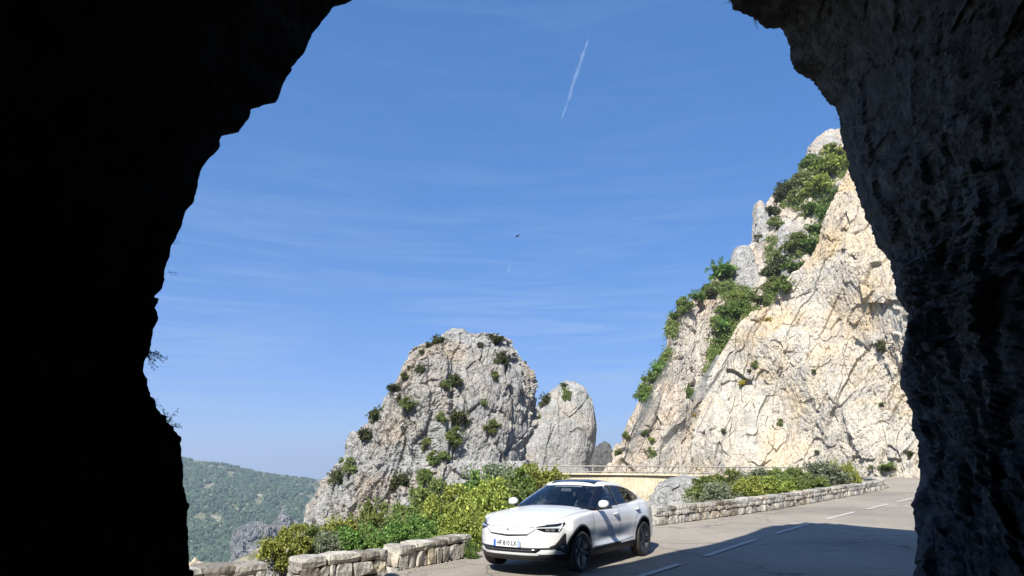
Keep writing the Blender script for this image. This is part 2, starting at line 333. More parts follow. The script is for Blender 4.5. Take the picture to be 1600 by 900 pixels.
# distant hillside on the far side of the valley
rdg = [(-400, 640), (0, 668), (200, 702), (290, 719), (335, 722), (400, 736), (440, 742), (480, 748), (510, 755), (560, 766), (640, 800), (700, 815)]
ra = np.array([pix(*q) for q in rdg]); A = np.linspace(ra[0, 0], ra[-1, 0], 360); Ez = np.interp(A, ra[:, 0], ra[:, 1]); T = np.linspace(0, 1.35, 200)
AA, TT = np.meshgrid(A, T, indexing='ij'); EE = Ez[:, None]
D = 620+TT*830; zr_ = CAM_H+EE*1450; Z = np.where(TT < 1, -185+(zr_+185)*np.sin(np.clip(TT, 0, 1)*math.pi/2)**1.25, zr_-(TT-1)*180)
HP = np.stack([AA*D, D, Z], -1); rel = fbm(np.stack([HP[..., 0]/170+HP[..., 1]/420, HP[..., 1]/420, Z*0], -1), 4, .5, True)
HP[..., 2] += rel*26*np.clip(1.02-TT, 0, 1)*np.clip(TT*3, 0, 1)+2.0*fbm(HP/40, 3)
mh = mat('hillside', (.2, .19, .14), .95); t_ = NT(mh)
c_ = t_.ramp(t_.noise(.03, 7, .7), [(.38, (.045, .065, .03)), (.50, (.11, .115, .06)), (.60, (.22, .21, .14)), (.68, (.42, .39, .33))]); t_.out(c_, t_.bump(t_.noise(.12, 5), 3))
hill = mobj('hills', HP.reshape(-1, 3), gridfaces(360, 200), mh, kind='structure')
rng = np.random.RandomState(5); n_t = 44000
u = rng.uniform(.12, .985, n_t)*359; v = rng.uniform(0, .97, n_t)**.9*147
ui = u.astype(int); vi = v.astype(int); TP = HP[ui, vi]+(HP[ui+1, vi+1]-HP[ui, vi])*(u-ui)[:, None]
dens = fbm(TP/np.array([70, 110, 60.]), 4)-.75*np.clip((v/147-.66)/.3, 0, 1)+.30+.1*(1-v/147)-1.1*np.clip((fbm(np.stack([TP[:, 0]/30+TP[:, 2]/14, TP[:, 1]/160, TP[:, 2]/90], -1), 3, .5, True)-.64)*7, 0, 1)*(v/147 > .40); keep = dens+rng.uniform(-.16, .16, n_t) > -.18; TP = TP[keep]
ico = bmesh.new(); bmesh.ops.create_icosphere(ico, subdivisions=1, radius=1); iv = np.array([q.co[:] for q in ico.verts]); ifc = np.array([[w.index for w in q.verts] for q in ico.faces]); ico.free()
rr = rng.uniform(2.4, 4.2, len(TP)); ivs = iv[None]*rr[:, None, None]*np.array([1, 1, .95])*(1+.25*rng.normal(size=(len(TP), len(iv), 1)))
FV = (TP[:, None, :]+ivs+np.array([0, 0, 1.5])).reshape(-1, 3); FF = (ifc[None]+(np.arange(len(TP))*len(iv))[:, None, None]).reshape(-1, 3)
mobj('forest', FV, FF, M['far_leaf'], smooth=False, kind='stuff', label='dark green woodland covering the distant hillside across the valley', cat='forest')
# ---------------------------------------------------------------- rocks
BV = {}
def dg(): return bpy.context.evaluated_depsgraph_get()
def rockobj(name, V, F, m, **k):
    o = mobj(name, V, F, m, smooth=False, **k); o.data.update(); BV[o.name] = BVHTree.FromObject(o, dg()); return o
def spire(name, left, right, Dc, depth, m, bs=3.0, amp=.9, nz=230, na=420, zbot=-7., seed=0, tilt=0, **k):
    """a free-standing rock: horizontal slices between two surveyed flanks, real depth, crag relief"""
    l = np.array([(pix(*q)[0]*Dc, CAM_H+pix(*q)[1]*Dc) for q in left]); r = np.array([(pix(*q)[0]*Dc, CAM_H+pix(*q)[1]*Dc) for q in right])
    ztop = max(l[:, 1].max(), r[:, 1].max()); zs = zbot+(ztop-zbot)*(1-(1-np.linspace(0, 1, nz))**1.25)
    li = np.argsort(l[:, 1]); ri = np.argsort(r[:, 1]); xl = np.interp(zs, l[li, 1], l[li, 0]); xr = np.interp(zs, r[ri, 1], r[ri, 0])
    cx = (xl+xr)/2; hw = np.maximum((xr-xl)/2, .05); w0 = hw.max(); hd = depth*(hw/w0)**.8
    th = np.linspace(0, 2*math.pi, na, endpoint=False); c, s = np.cos(th), np.sin(th); p = 2/3.0
    X = cx[:, None]+hw[:, None]*np.sign(c)*np.abs(c)**p; Y = Dc+tilt*(zs[:, None]-zbot)+hd[:, None]*np.sign(s)*np.abs(s)**p
    P = np.stack([X, Y, np.repeat(zs[:, None], na, 1)], -1)
    dr = np.stack([c[None]*np.ones_like(X), s[None]*np.ones_like(X), np.zeros_like(X)], -1)
    g = crag(P+seed*13.7, bs, amp, off=seed, tilt=.08); fade = (np.clip((ztop-zs)/min(3.2, .25*(ztop-zbot)), 0, 1)[:, None]**.8)*.93+.07
    P = P+dr*(g*fade)[..., None]; P[..., 2] += .35*g*fade+(.5*amp*fbm(P*np.array([.9, .9, 0])+seed, 4, .6)*(1-fade)*(hw[:, None] > .8))
    V = P.reshape(-1, 3); F = gridfaces(nz, na, True).tolist(); V = np.r_[V, [[cx[-1], Dc+tilt*(ztop-zbot), ztop+.1]]]
    F += [[(nz-1)*na+i, (nz-1)*na+(i+1) % na, len(V)-1] for i in range(na)]
    return rockobj(name, V, F, m, **k)
spire('rock_outcrop', [(478, 872), (490, 830), (497, 790), (513, 757), (540, 718), (562, 690), (590, 660), (600, 628), (618, 603), (632, 575), (650, 553), (672, 540), (690, 524), (705, 514)],
      [(838, 790), (834, 760), (826, 730), (812, 722), (812, 700), (822, 678), (828, 650), (828, 606), (822, 584), (812, 562), (802, 546), (790, 534), (762, 532), (736, 531), (724, 520), (714, 514)], 56, 8, M['spire'], 3.4, 1.4, 420, 800, -9, 1,
      label='huge grey limestone rock rising behind the bushes left of the white car', cat='rock')
spire('rock_outcrop', [(806, 760), (814, 730), (816, 700), (820, 672), (832, 648), (848, 626), (864, 610), (876, 599), (884, 595)], [(930, 760), (918, 728), (928, 700), (931, 668), (927, 640), (920, 618), (912, 606), (902, 599), (888, 596)], 80, 4.4, M['spire'], 4.5, .6, 220, 360, -3, 2,
      label='tall smooth grey rock tooth standing right of the largest free rock', cat='rock')
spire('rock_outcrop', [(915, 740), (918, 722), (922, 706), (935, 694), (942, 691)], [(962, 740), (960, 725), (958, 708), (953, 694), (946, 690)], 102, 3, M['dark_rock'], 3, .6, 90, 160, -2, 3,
      label='low rock coloured dark for its shade in the gap between the rock tooth and the cliff', cat='rock')
spire('boulder', [(1002, 830), (1015, 800), (1020, 775), (1032, 757), (1048, 747), (1062, 744)], [(1135, 830), (1128, 800), (1118, 775), (1108, 757), (1095, 747), (1078, 744)], 31, 1.6, M['spire'], 1.7, .5, 130, 200, -3, 4,
      label='pale grey boulder behind the parapet just right of the car', cat='rock')
spire('boulder', [(385, 905), (394, 880), (404, 866), (418, 861)], [(462, 905), (452, 885), (445, 872), (430, 862)], 15, .6, M['spire'], .8, .14, 90, 140, -2, 5,
      label='grey boulder beside the yellow bush at the left end of the parapets', cat='rock')
spire('boulder', [(268, 905), (282, 888), (292, 880), (300, 877)], [(350, 905), (332, 888), (322, 881), (308, 877)], 17, .5, M['cliff'], .7, .16, 60, 110, -3, 6,
      label='small pale boulder at the foot of the dark cave wall', cat='rock')
spire('rock_outcrop', [(355, 900), (365, 862), (372, 830), (388, 818), (398, 815)], [(445, 900), (432, 850), (424, 825), (412, 817), (403, 815)], 420, 14, M['far_rock'], 14, 5, 110, 200, -110, 7,
      label='jagged grey crag low on the wooded valley side', cat='rock')
spire('rock_outcrop', [(415, 900), (427, 850), (430, 820), (436, 803), (440, 799)], [(505, 905), (480, 850), (462, 825), (450, 808), (443, 799)], 440, 12, M['far_rock'], 12, 4.5, 110, 200, -110, 8,
      label='pointed grey crag in the valley with a sharp tip', cat='rock')
# the big roadside cliff, seen face on, and the steeper scrubby mountainside behind it
foot = np.array([(4, 101), (9.5, 90), (11.2, 79.5), (15.5, 76), (22, 72), (30, 66.5), (35.3, 58.5), (36.5, 50), (36.0, 43), (35.5, 38)])
fa = foot[:, 0]/foot[:, 1]
def cliffsheet(name, crest, a0, a1, push, lean, mt, bs, amp, na=520, nh=380, seed=0, back=14, **k):
    cr = np.array([pix(*q) for q in crest]); A = np.linspace(a0, a1, na); E = np.interp(A, cr[:, 0], cr[:, 1])
    Df = np.interp(A, fa, foot[:, 1])+np.interp(A, [p[0] for p in push], [p[1] for p in push])
    ln = np.interp(A, [p[0] for p in lean], [p[1] for p in lean])
    H = np.maximum((Df*E+CAM_H)/(1-ln*E), .2); hb = -3.0
    T = np.linspace(0, 1, nh); Hh = hb+(H[:, None]-hb)*T[None]
    # two steep steps with a ledge give the face some body
    Dd = Df[:, None]+ln[:, None]*Hh+1.2*np.sin(Hh*.28+A[:, None]*30)*np.clip(T*(1-T)*4, 0, 1)
    P = np.stack([A[:, None]*Dd, Dd, Hh], -1)
    n = np.gradient(P, axis=0); m_ = np.gradient(P, axis=1); nr = np.cross(n, m_); nr /= np.linalg.norm(nr, axis=-1)[..., None]+1e-9
    nr = np.where(nr[..., 1:2] > 0, -nr, nr)
    g = crag(P+seed*31., bs, amp, off=seed, tilt=.38)
    P = P+nr*g[..., None]
    bk = []
    for j, (dy, dz) in enumerate(((.8, .0), (back*.4, -.5), (back, -3), (back+2, -14), (back+3, -60))):
        q = P[:, -1].copy(); d = np.array([A, np.ones(na), np.zeros(na)]).T; q = q+d*dy; q[:, 2] = np.maximum(q[:, 2]+dz, -4-j) if dz > -50 else -6; bk.append(q)
    P = np.concatenate([P, np.stack(bk, 1)], 1)
    return rockobj(name, P.reshape(-1, 3), gridfaces(na, P.shape[1]).tolist(), mt, **k)
A_cr = [(1066, 745), (1074, 728), (1082, 690), (1095, 640), (1112, 580), (1122, 560), (1140, 530), (1156, 500), (1176, 488), (1200, 478), (1222, 455), (1245, 425), (1272, 390), (1285, 350), (1302, 312), (1316, 285), (1326, 262), (1360, 180), (1420, 80), (1700, -100)]
cliffA = cliffsheet('cliff', A_cr, .259, .80, [(.2, 0), (.8, 0)], [(.25, .42), (.35, .36), (.5, .28), (.8, .25)], M['cliff'], 3.4, 1.15, 760, 560, 3,
      label='tall cream limestone cliff face rising straight from the outer side of the bend', cat='cliff')
B_cr = [(940, 745), (950, 738), (958, 722), (968, 692), (985, 652), (992, 640), (1003, 608), (1020, 585), (1040, 553), (1044, 520), (1047, 498), (1064, 476), (1085, 468), (1108, 448), (1118, 425), (1142, 415), (1152, 388), (1172, 378), (1188, 372), (1190, 345), (1197, 318), (1212, 300), (1240, 282), (1262, 258), (1272, 236), (1276, 212), (1292, 203), (1312, 201), (1340, 180), (1400, 110), (1700, -60)]
cliffB = cliffsheet('mountainside', B_cr, .132, .80, [(.132, 0), (.255, 1.5), (.33, 9), (.8, 14)], [(.13, .55), (.22, .62), (.4, .62), (.8, .6)], M['slope'], 4.2, 1.5, 620, 480, 9, 18,
      label='steep pinkish grey mountainside with scrub rising behind the cream cliff', cat='cliff')
# pale outcrops that stand out of the scrub
for x0, x1, yt, yb, D_, lb in ((1148, 1194, 372, 452, 86, 'rounded grey crag standing out of the scrub on the skyline'), (1222, 1262, 338, 378, 92, 'small pale outcrop high in the scrub slope'), (1272, 1330, 199, 238, 100, 'pale summit crag on top of the mountainside beside the cave edge'), (1186, 1210, 300, 372, 92, 'narrow grey ledge of rock on the upper skyline')):
    xm = (x0+x1)/2; a_, e_ = pix(xm, yb-6); h_ = BV['mountainside'].ray_cast(Vector((0, 0, CAM_H)), Vector((a_, 1, e_)).normalized()); D_ = h_[0].y-.6 if h_[0] else D_
    spire('rock_outcrop', [(x0-6, yb+45), (x0-3, yb), (x0+1, (yt+yb)/2), (x0+.22*(x1-x0), yt+6), (xm, yt)], [(x1+8, yb+45), (x1+5, yb), (x1-2, (yt+yb)/2), (x1-.25*(x1-x0), yt+4), (xm+3, yt)], D_, 2.4, M['spire'], 2.4, .5, 130, 170, CAM_H+pix(xm, yb+60)[1]*D_, 11+int(x0) % 7, tilt=.25, label=lb, cat='rock')
# ---------------------------------------------------------------- the rock tunnel we stand in
def sm(p, D): return at(p[0], p[1], D)
sil = [(330, 1010, 4.3), (300, 960, 4.4), (295, 900, 4.5), (294, 850, 4.5), (291, 815, 4.5), (296, 788, 4.5), (291, 750, 4.5), (293, 722, 4.5), (286, 700, 4.5), (280, 684, 4.5), (266, 668, 4.5), (252, 655, 4.5), (234, 645, 4.5), (229, 628, 4.5), (221, 610, 4.5), (220, 580, 4.5), (223, 560, 4.5), (233, 540, 4.5), (234, 520, 4.5), (243, 500, 4.5), (240, 482, 4.5), (246, 465, 4.6), (261, 447, 4.6), (262, 415, 4.6), (268, 385, 4.6), (282, 358, 4.6), (293, 330, 4.65), (303, 318, 4.7), (314, 280, 4.7), (318, 260, 4.7), (336, 240, 4.75), (344, 228, 4.75), (345, 213, 4.8), (362, 209, 4.8), (374, 207, 4.8), (392, 184, 4.85), (394, 171, 4.85), (415, 165, 4.9), (436, 160, 4.9), (440, 150, 4.95), (446, 130, 5.0), (460, 108, 5.0), (478, 84, 5.1), (490, 55, 5.15), (508, 32, 5.2), (525, 11, 5.25), (545, 6, 5.3), (560, -3, 5.35), (610, -26, 5.5),
       (680, -60, 5.7), (750, -92, 5.9), (820, -108, 6.3), (875, -112, 6.6), (940, -104, 6.9), (1000, -90, 7.4), (1060, -68, 8.1), (1110, -40, 9.0), (1136, 0, 9.6), (1145, 10, 9.7), (1160, 22, 9.8), (1178, 28, 10), (1190, 42, 10.1), (1208, 46, 10.2), (1222, 42, 10.4), (1230, 62, 10.5), (1234, 92, 10.7), (1243, 112, 10.8), (1258, 124, 10.9), (1272, 128, 11), (1284, 148, 11), (1296, 162, 11.1), (1306, 166, 11.2), (1312, 185, 11.2), (1312, 205, 11.2), (1318, 225, 11.3), (1325, 250, 11.3), (1328, 275, 11.3), (1338, 292, 11.3), (1346, 312, 11.3), (1352, 340, 11.3), (1362, 362, 11.3), (1368, 384, 11.3), (1385, 398, 11.3), (1392, 425, 11.2), (1400, 440, 11.2), (1410, 470, 11.2), (1418, 490, 11.1), (1416, 520, 11.1), (1408, 545, 11), (1407, 575, 11), (1413, 610, 10.9), (1422, 650, 10.8), (1430, 690, 10.7), (1433, 720, 10.6), (1436, 752, 10.6), (1426, 782, 10.5), (1427, 810, 10.4), (1432, 850, 10.3), (1430, 900, 10.2), (1436, 960, 10.1), (1450, 1040, 10)]
O3 = np.array([sm(s[:2], s[2])[:] for s in sil]); d_ = np.r_[0, np.cumsum(np.linalg.norm(np.diff(O3, axis=0), axis=1))]; NP = 1300
so_ = np.linspace(0, d_[-1], NP); ring = np.stack([np.interp(so_, d_, O3[:, k]) for k in range(3)], 1)
rgh = np.interp(ring[:, 1], [5, 10], [.05, .15]); ring = ring+(rgh*fbm(ring*1.9+7, 5, .72))[:, None]*np.array([1, 0, .6])
C0 = np.array([2.2, 0, 3.6])
rad_ = ring-C0; rad_[:, 1] = 0; rn = np.linalg.norm(rad_, axis=1); rdir = rad_/rn[:, None]
# smooth the radial direction
for _ in range(60): rdir = np.vstack([rdir[:1], (rdir[:-2]+rdir[1:-1]+rdir[2:])/3, rdir[-1:]])
rdir /= np.linalg.norm(rdir, axis=1)[:, None]
leftness = np.clip((-rdir[:, 0]+.15)/.8, 0, 1); rightness = np.clip((rdir[:, 0]-.1)/.6, 0, 1)
base = ring.copy(); kk = 87
bs_ = base.copy(); pad = np.vstack([np.repeat(base[:1], kk//2, 0), base, np.repeat(base[-1:], kk//2, 0)])
for k in range(3): bs_[:, k] = np.convolve(pad[:, k], np.ones(kk)/kk, 'valid')
inner = [0, .03, .08, .15, .24, .34, .45]+list(np.arange(.54, 9, .075))+list(np.arange(9, 12, .15))+list(np.arange(12, 34, .8))
rows = []
uq = np.clip((rdir[:, 2]-.05)/.35, 0, 1)
for s in inner:
    w = math.exp(-s*1.3)                       # the fine profile of the mouth fades into the smoother tunnel
    p = ring*w+bs_*(1-w)
    exp_ = leftness*2.6*(1-math.exp(-s*1.1))+(1-leftness)*(1-rightness)*1.3*(1-math.exp(-s*.8))+rightness*(-.43*min(s, 4.0)*(1-.3*uq))
    upz = np.clip(rdir[:, 2], 0, 1); exp_ = np.where(upz > .1, np.minimum(exp_, .55*s/np.maximum(upz, .1)+.0), exp_)
    q = p+rdir*exp_[:, None]; q[:, 1] -= s
    rows.append(q)
I3 = np.array(rows); S_ = np.array(inner)[:, None]
g = crag(I3*1.0+3, 1.15, .62, (1, .9, .7), 5, .35)+.13*fbm(I3*2.6, 4, .65, True)+.05*fbm(I3*9, 3, .7, True)
topf = 1-.6*np.clip(rdir[:, 2]*2-.3, 0, 1)
amp_ = np.clip(S_/1.0, .10, 1)*np.where(S_ < 6, topf[None], 1)
I3 = I3+rdir[None]*(g*amp_)[..., None]; I3[..., 1] += .30*g*np.clip(S_/1.5, 0, 1)*topf[None]
I3[..., 2] = np.where(I3[..., 2] < -1.2, -1.2, I3[..., 2])
# outside of the rock: leans back above so that the sun clears it exactly where its shadow ends on the road
outs = []
for s in (.25, .8, 1.6, 3, 5, 8, 12, 17):
    q = bs_+rdir*s; zz = np.clip((bs_[:, 2]+rdir[:, 2]*s-6.0)/4, 0, 1)
    rec = np.where(bs_[:, 0] < -.5, .35+1.1*np.clip((bs_[:, 2]-2)/3, 0, 1), 1.5*np.clip(rdir[:, 2]+.3, 0, 1)+.15)
    w = math.exp(-s*3.5); q = (ring+rdir*s)*w+q*(1-w)
    q[:, 1] -= s*rec; q = q+(.25*min(s, 2)*fbm(q*.8, 3))[:, None]*np.array([0, -1, 0])
    q[:, 2] = np.maximum(q[:, 2], -6); outs.append(q)
outs = outs[::-1]
back = outs[0].copy(); back[:, 1] = -45; back0 = back.copy(); back0[:, 0] = C0[0]+(back0[:, 0]-C0[0])*.02; back0[:, 2] = 3
end = I3[-1].copy(); end[:, 1] -= 3; end[:, 0] = C0[0]+(end[:, 0]-C0[0])*.03; end[:, 2] = 3+(end[:, 2]-3)*.03
allr = np.concatenate([np.array([back0, back]), np.array(outs), I3, end[None]])
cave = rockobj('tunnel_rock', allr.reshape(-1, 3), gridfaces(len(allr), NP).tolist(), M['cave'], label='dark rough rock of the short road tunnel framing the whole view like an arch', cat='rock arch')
# ---------------------------------------------------------------- plants
def crown(n, ls, seed, lumps=16, up=.25, flat=1.0, spread=.55, droop=0):
    """leaf-sized faces gathered in clumps round a lumpy crown, with gaps; unit radius, centre at z=0"""
    r = np.random.RandomState(seed); cs = r.normal(size=(lumps, 3)); cs /= np.linalg.norm(cs, axis=1)[:, None]; cs *= (r.uniform(.25, .92, (lumps, 1)))
    cs[:, 2] = cs[:, 2]*flat; cr = r.uniform(.13, .42, lumps)
    k = r.randint(0, lumps, n); d = r.normal(size=(n, 3)); d /= np.linalg.norm(d, axis=1)[:, None]; d[:, 2] = np.where(r.uniform(size=n) < spread, np.abs(d[:, 2]), d[:, 2])
    q = cs[k]+d*(cr[k]*r.uniform(.55, 1.12, n))[:, None]; gn = perlin(q*4.5+seed); q = q+d*(gn*.20)[:, None]
    q = q[gn > -.42]; d = d[gn > -.42]; n = len(q)
    # a few sprigs that leave the outline
    a = r.normal(size=(n, 3)); a += d*.9; a /= np.linalg.norm(a, axis=1)[:, None]; b = np.cross(a, r.normal(size=(n, 3))); b /= np.linalg.norm(b, axis=1)[:, None]
    L_ = ls*r.uniform(.6, 1.3, (n, 1)); Wd = L_*.36
    V = np.stack([q-a*L_*.5, q+b*Wd, q+a*L_*.6, q-b*Wd], 1).reshape(-1, 3)
    return V, (np.arange(n)*4)[:, None]+np.array([0, 1, 2, 3])
def crown_mesh(name, m, n, ls, seed, sprigs=40, **k):
    V, F = crown(n, ls, seed, **k); r = np.random.RandomState(seed+1); Vs = [V]; Fs = [F]; o = len(V)
    for i in range(sprigs):
        d = r.normal(size=3); d[2] = abs(d[2])+.2; d /= np.linalg.norm(d); s0 = d*r.uniform(.7, .9); ln = r.uniform(.15, .35)
        for j in range(14):
            p = s0+d*ln*j/14+r.normal(size=3)*.012; a = d*.6+r.normal(size=3)*.7; a /= np.linalg.norm(a); b = np.cross(a, r.normal(size=3)); b /= np.linalg.norm(b)
            Vs.append(np.array([p, p+a*ls*.5+b*ls*.25, p+a*ls, p+a*ls*.5-b*ls*.25])); Fs.append(np.array([[o, o+1, o+2, o+3]])); o += 4
    me = bpy.data.meshes.new(name); me.from_pydata(np.concatenate(Vs).tolist(), [], np.concatenate(Fs).tolist()); me.materials.append(m); return me
def stem_mesh(seed):
    r = random.Random(seed); b = MB()
    for i in range(7):
        a = r.uniform(0, 6.28); p = Vector((r.uniform(-.06, .06), r.uniform(-.06, .06), -1.15)); pts = [p.copy()]
        for j in range(5): p = p+Vector((math.cos(a)*.13+r.uniform(-.05, .05), math.sin(a)*.13+r.uniform(-.05, .05), .33)); pts.append(p.copy())
        b.tube(pts, [.035-.005*j for j in range(6)], 5)
    me = bpy.data.meshes.new('stem'); me.from_pydata(b.v, [], b.f); me.materials.append(M['bark']); return me
stems = [stem_mesh(i) for i in range(3)]
CM = {}
for key, m in (('green', 'green'), ('yellow', 'yellow'), ('mid', 'mid'), ('grey', 'grey')):
    CM[key] = [crown_mesh('foliage', M[m], 12000, .085, 10+i*7+len(key), lumps=22) for i in range(2)]
for key, m in (('fdark', 'dark'), ('fmid', 'mid'), ('fyellow', 'yellow'), ('fgreen', 'green'), ('fgold', 'gold')):
    CM[key] = [crown_mesh('foliage', M[m], 4200, .15, 40+i*5+len(key), lumps=16, sprigs=22) for i in range(2)]
cnt = [0]
def plant(kind, c, r, sz, label, cat='bush', group=None, name='bush', stem=True):
    i = cnt[0]; cnt[0] += 1; rs = random.Random(i*13+5)
    e = empty(name, (c[0], c[1], c[2]-r*sz), rs.uniform(0, 6.28), label=label, cat=cat, group=group)
    f = bpy.data.objects.new('foliage', CM[kind][i % 2]); S.collection.objects.link(f); f.parent = e; f.location = (0, 0, r*sz); f.scale = (r*rs.uniform(.85, 1.25), r*rs.uniform(.85, 1.25), r*sz*rs.uniform(.9, 1.1)); f.rotation_euler = (0, 0, rs.uniform(0, 6))
    if stem:
        s = bpy.data.objects.new('stem', stems[i % 3]); S.collection.objects.link(s); s.parent = e; s.location = (0, 0, r*sz); s.scale = (r, r, r*sz)
    return e
# bushes behind the parapets left of the car: photo centre x, top y, half width px, height px, distance
near = [
 ('yellow', 446, 834, 30, 60, 14.2, 'small yellow green bush at the left end of the hedge beside the grey boulder'),
 ('mid', 486, 826, 30, 62, 15.8, 'olive bush just behind the left parapet piece near its left end'),
 ('grey', 512, 836, 26, 45, 14.6, 'grey green bush low behind the middle of the left parapet piece'),
 ('yellow', 532, 808, 34, 75, 17.5, 'yellowish bush behind the left parapet piece below the big grey rock'),
 ('mid', 578, 786, 26, 90, 17.5, 'narrow upright bush with a pointed top against the grey rock'),
 ('green', 560, 822, 34, 70, 15.2, 'rounded green bush behind the right end of the left parapet piece'),
 ('green', 604, 846, 26, 74, 13.0, 'deep green bush filling the gap between the two parapet pieces'),
 ('green', 628, 808, 40, 76, 16.2, 'broad fresh green bush above the gap between the parapet pieces'),
 ('mid', 628, 788, 34, 60, 19.5, 'slender olive bush rising behind the broad fresh green one'),
 ('green', 668, 814, 36, 66, 15.6, 'green bush behind the left half of the right parapet piece'),
 ('yellow', 702, 772, 36, 92, 17.0, 'tall yellow green bush behind the right parapet piece'),
 ('yellow', 722, 790, 34, 95, 15.4, 'yellow green bush reaching down to the road beside the car bonnet'),
 ('green', 738, 748, 34, 90, 20.0, 'dark green bush left of the car roof against the grey rock'),
 ('mid', 676, 756, 32, 80, 21.0, 'thin olive bush at the foot of the big grey rock'),
 ('yellow', 760, 762, 40, 90, 17.5, 'yellow green bush directly behind the car bonnet'),
 ('grey', 780, 729, 40, 80, 23.0, 'tall grey green bush rising behind the car windscreen'),
 ('green', 815, 738, 40, 80, 22.0, 'bright green bush behind the front of the car roof'),
 ('yellow', 850, 731, 34, 70, 24.0, 'yellow green bush at the end of the railing above the car roof'),
 ('yellow', 822, 729, 24, 50, 25.0, 'small yellow topped bush between the two bushes above the car'),
 ('green', 735, 848, 14, 40, 13.6, 'low green tuft at the right end of the right parapet piece'),
 ('mid', 800, 765, 40, 80, 20.0, 'olive bush seen behind and through the car windscreen'),
 ('mid', 592, 812, 30, 70, 17.0, 'olive green bush between the pointed bush and the broad green one'),
 ('mid', 655, 800, 26, 70, 17.4, 'olive bush between the broad green bush and the tall yellow one'),
 # island of bushes inside the bend, behind the long parapet
 ('mid', 1105, 750, 26, 50, 26.5, 'sparse green bush beside the pale boulder right of the car'),
 ('grey', 1128, 756, 26, 48, 24.5, 'grey green bush low behind the long parapet near its near end'),
 ('mid', 1140, 738, 26, 55, 29.0, 'thin olive bush behind the long parapet under the railing'),
 ('yellow', 1168, 751, 26, 45, 25.0, 'yellow green bush leaning over the long parapet'),
 ('grey', 1182, 737, 30, 50, 31.0, 'pale grey twiggy bush under the right end of the railing'),
 ('yellow', 1205, 752, 26, 40, 27.5, 'low yellow green bush touching the top of the long parapet'),
 ('mid', 1218, 738, 22, 48, 29.5, 'small dense green bush in the middle of the island'),
 ('mid', 1240, 734, 30, 52, 29.5, 'rounded green bush in the right half of the bushes inside the bend'),
 ('mid', 1262, 743, 26, 42, 30.0, 'light green bush in front of the largest bush inside the bend'),
 ('grey', 1290, 723, 30, 58, 32.0, 'tall pale green bush at the right end of the island'),
 ('yellow', 1318, 724, 20, 50, 33.0, 'last green bush before the bare bend of the parapet'),
]
for kd, x, y, hw, hh, D, lb in near:
    c = at(x, y+hh/2, D); r = hw/F_PX*D*1.08; plant(kd, c, r, (hh/2)/F_PX*D/r*1.12, lb, group='bushes behind the parapets')
def hit(x, y, names):
    a, e = pix(x, y); d = Vector((a, 1, e)).normalized(); best = None
    for n in names:
        h_ = BV[n].ray_cast(Vector((0, 0, CAM_H)), d)
        if h_[0] and (best is None or h_[3] < best[3]): best = h_
    return best
def onrock(lst, names, group, name='bush', cat='bush', sink=.25):
    for q in lst:
        kd, x, y, r_, lb = q[:5]; sz = q[5] if len(q) > 5 else .9
        h_ = hit(x, y, names) or hit(x, y+8, names) or hit(x, y+18, names) or hit(x+12, y+10, names) or hit(x-8, y+22, names)
        if not h_: print('no hit', x, y); continue
        r = r_/F_PX*h_[0].y
        plant(kd, h_[0]+Vector((0, -.35*r, 0)), r, sz, lb, cat, group, name, stem=True)
SP = ['rock_outcrop', 'rock_outcrop.001']
onrock([
 ('fdark', 686, 534, 13, 'dark shrub just left of the summit of the biggest free rock'), ('fdark', 671, 541, 7, 'small shrub on the left shoulder close below the summit of the biggest free rock'),
 ('fdark', 774, 531, 17, 'wide flat shrub on the right summit of the biggest free rock', .55), ('fdark', 750, 540, 6, 'little round shrub in the saddle between the two summits'),
 ('fdark', 783, 560, 11, 'dark shrub below the right summit of the biggest free rock', 1.1), ('fdark', 660, 552, 6, 'tiny shrub left of the summit on the upper left edge'),
 ('fdark', 659, 577, 9, 'round shrub on the upper left face of the biggest free rock'), ('fdark', 632, 588, 8, 'shrub on the upper left edge of the biggest free rock'),
 ('fdark', 616, 606, 10, 'shrub clinging to the left edge halfway up the biggest free rock'), ('fdark', 712, 594, 12, 'dark shrub in the crack at the middle of the upper face'),
 ('fmid', 698, 602, 9, 'olive shrub left of the middle crack in the upper face'), ('fmid', 772, 588, 8, 'sparse shrub on the pale upper right face'),
 ('fdark', 590, 652, 15, 'large shrub on the left ridge halfway down the biggest free rock', 1.2), ('fdark', 572, 680, 14, 'large round shrub lower on the left ridge of the biggest free rock'),
 ('fmid', 640, 632, 13, 'olive shrub left of centre on the face'), ('fdark', 626, 622, 8, 'small dark shrub above the olive shrub left of centre'),
 ('fdark', 719, 652, 18, 'wide dark shrub in the centre of the face', .75), ('fmid', 690, 655, 10, 'olive shrub left of the wide central shrub'), ('fmid', 712, 684, 17, 'big round olive shrub below the wide central shrub'),
 ('fmid', 768, 668, 12, 'sparse shrub on the ledge right of centre'), ('fmid', 758, 630, 6, 'tiny shrub on the smooth right face'), ('fmid', 668, 695, 10, 'thin shrub in the lower central gully'),
 ('fmid', 680, 718, 14, 'olive shrub near the bottom of the central gully'), ('fmid', 694, 714, 9, 'small shrub right of the gully bottom'), ('fdark', 629, 752, 14, 'upright shrub low on the left face above the hedge', 1.3),
 ('fmid', 664, 748, 14, 'shrub at the foot of the gully above the hedge'), ('fdark', 526, 745, 11, 'dark shrub on the lower left shoulder of the biggest free rock', 1.2), ('fmid', 547, 733, 11, 'olive shrub beside the dark one on the lower left shoulder', 1.3), ('fmid', 535, 720, 6, 'tiny shrub on the crest of the lower left shoulder'),
 ('fmid', 820, 560, 4, 'tiny tuft on the right edge of the biggest free rock')],
 ['rock_outcrop'], 'shrubs on the free-standing rocks', 'shrub', 'shrub')
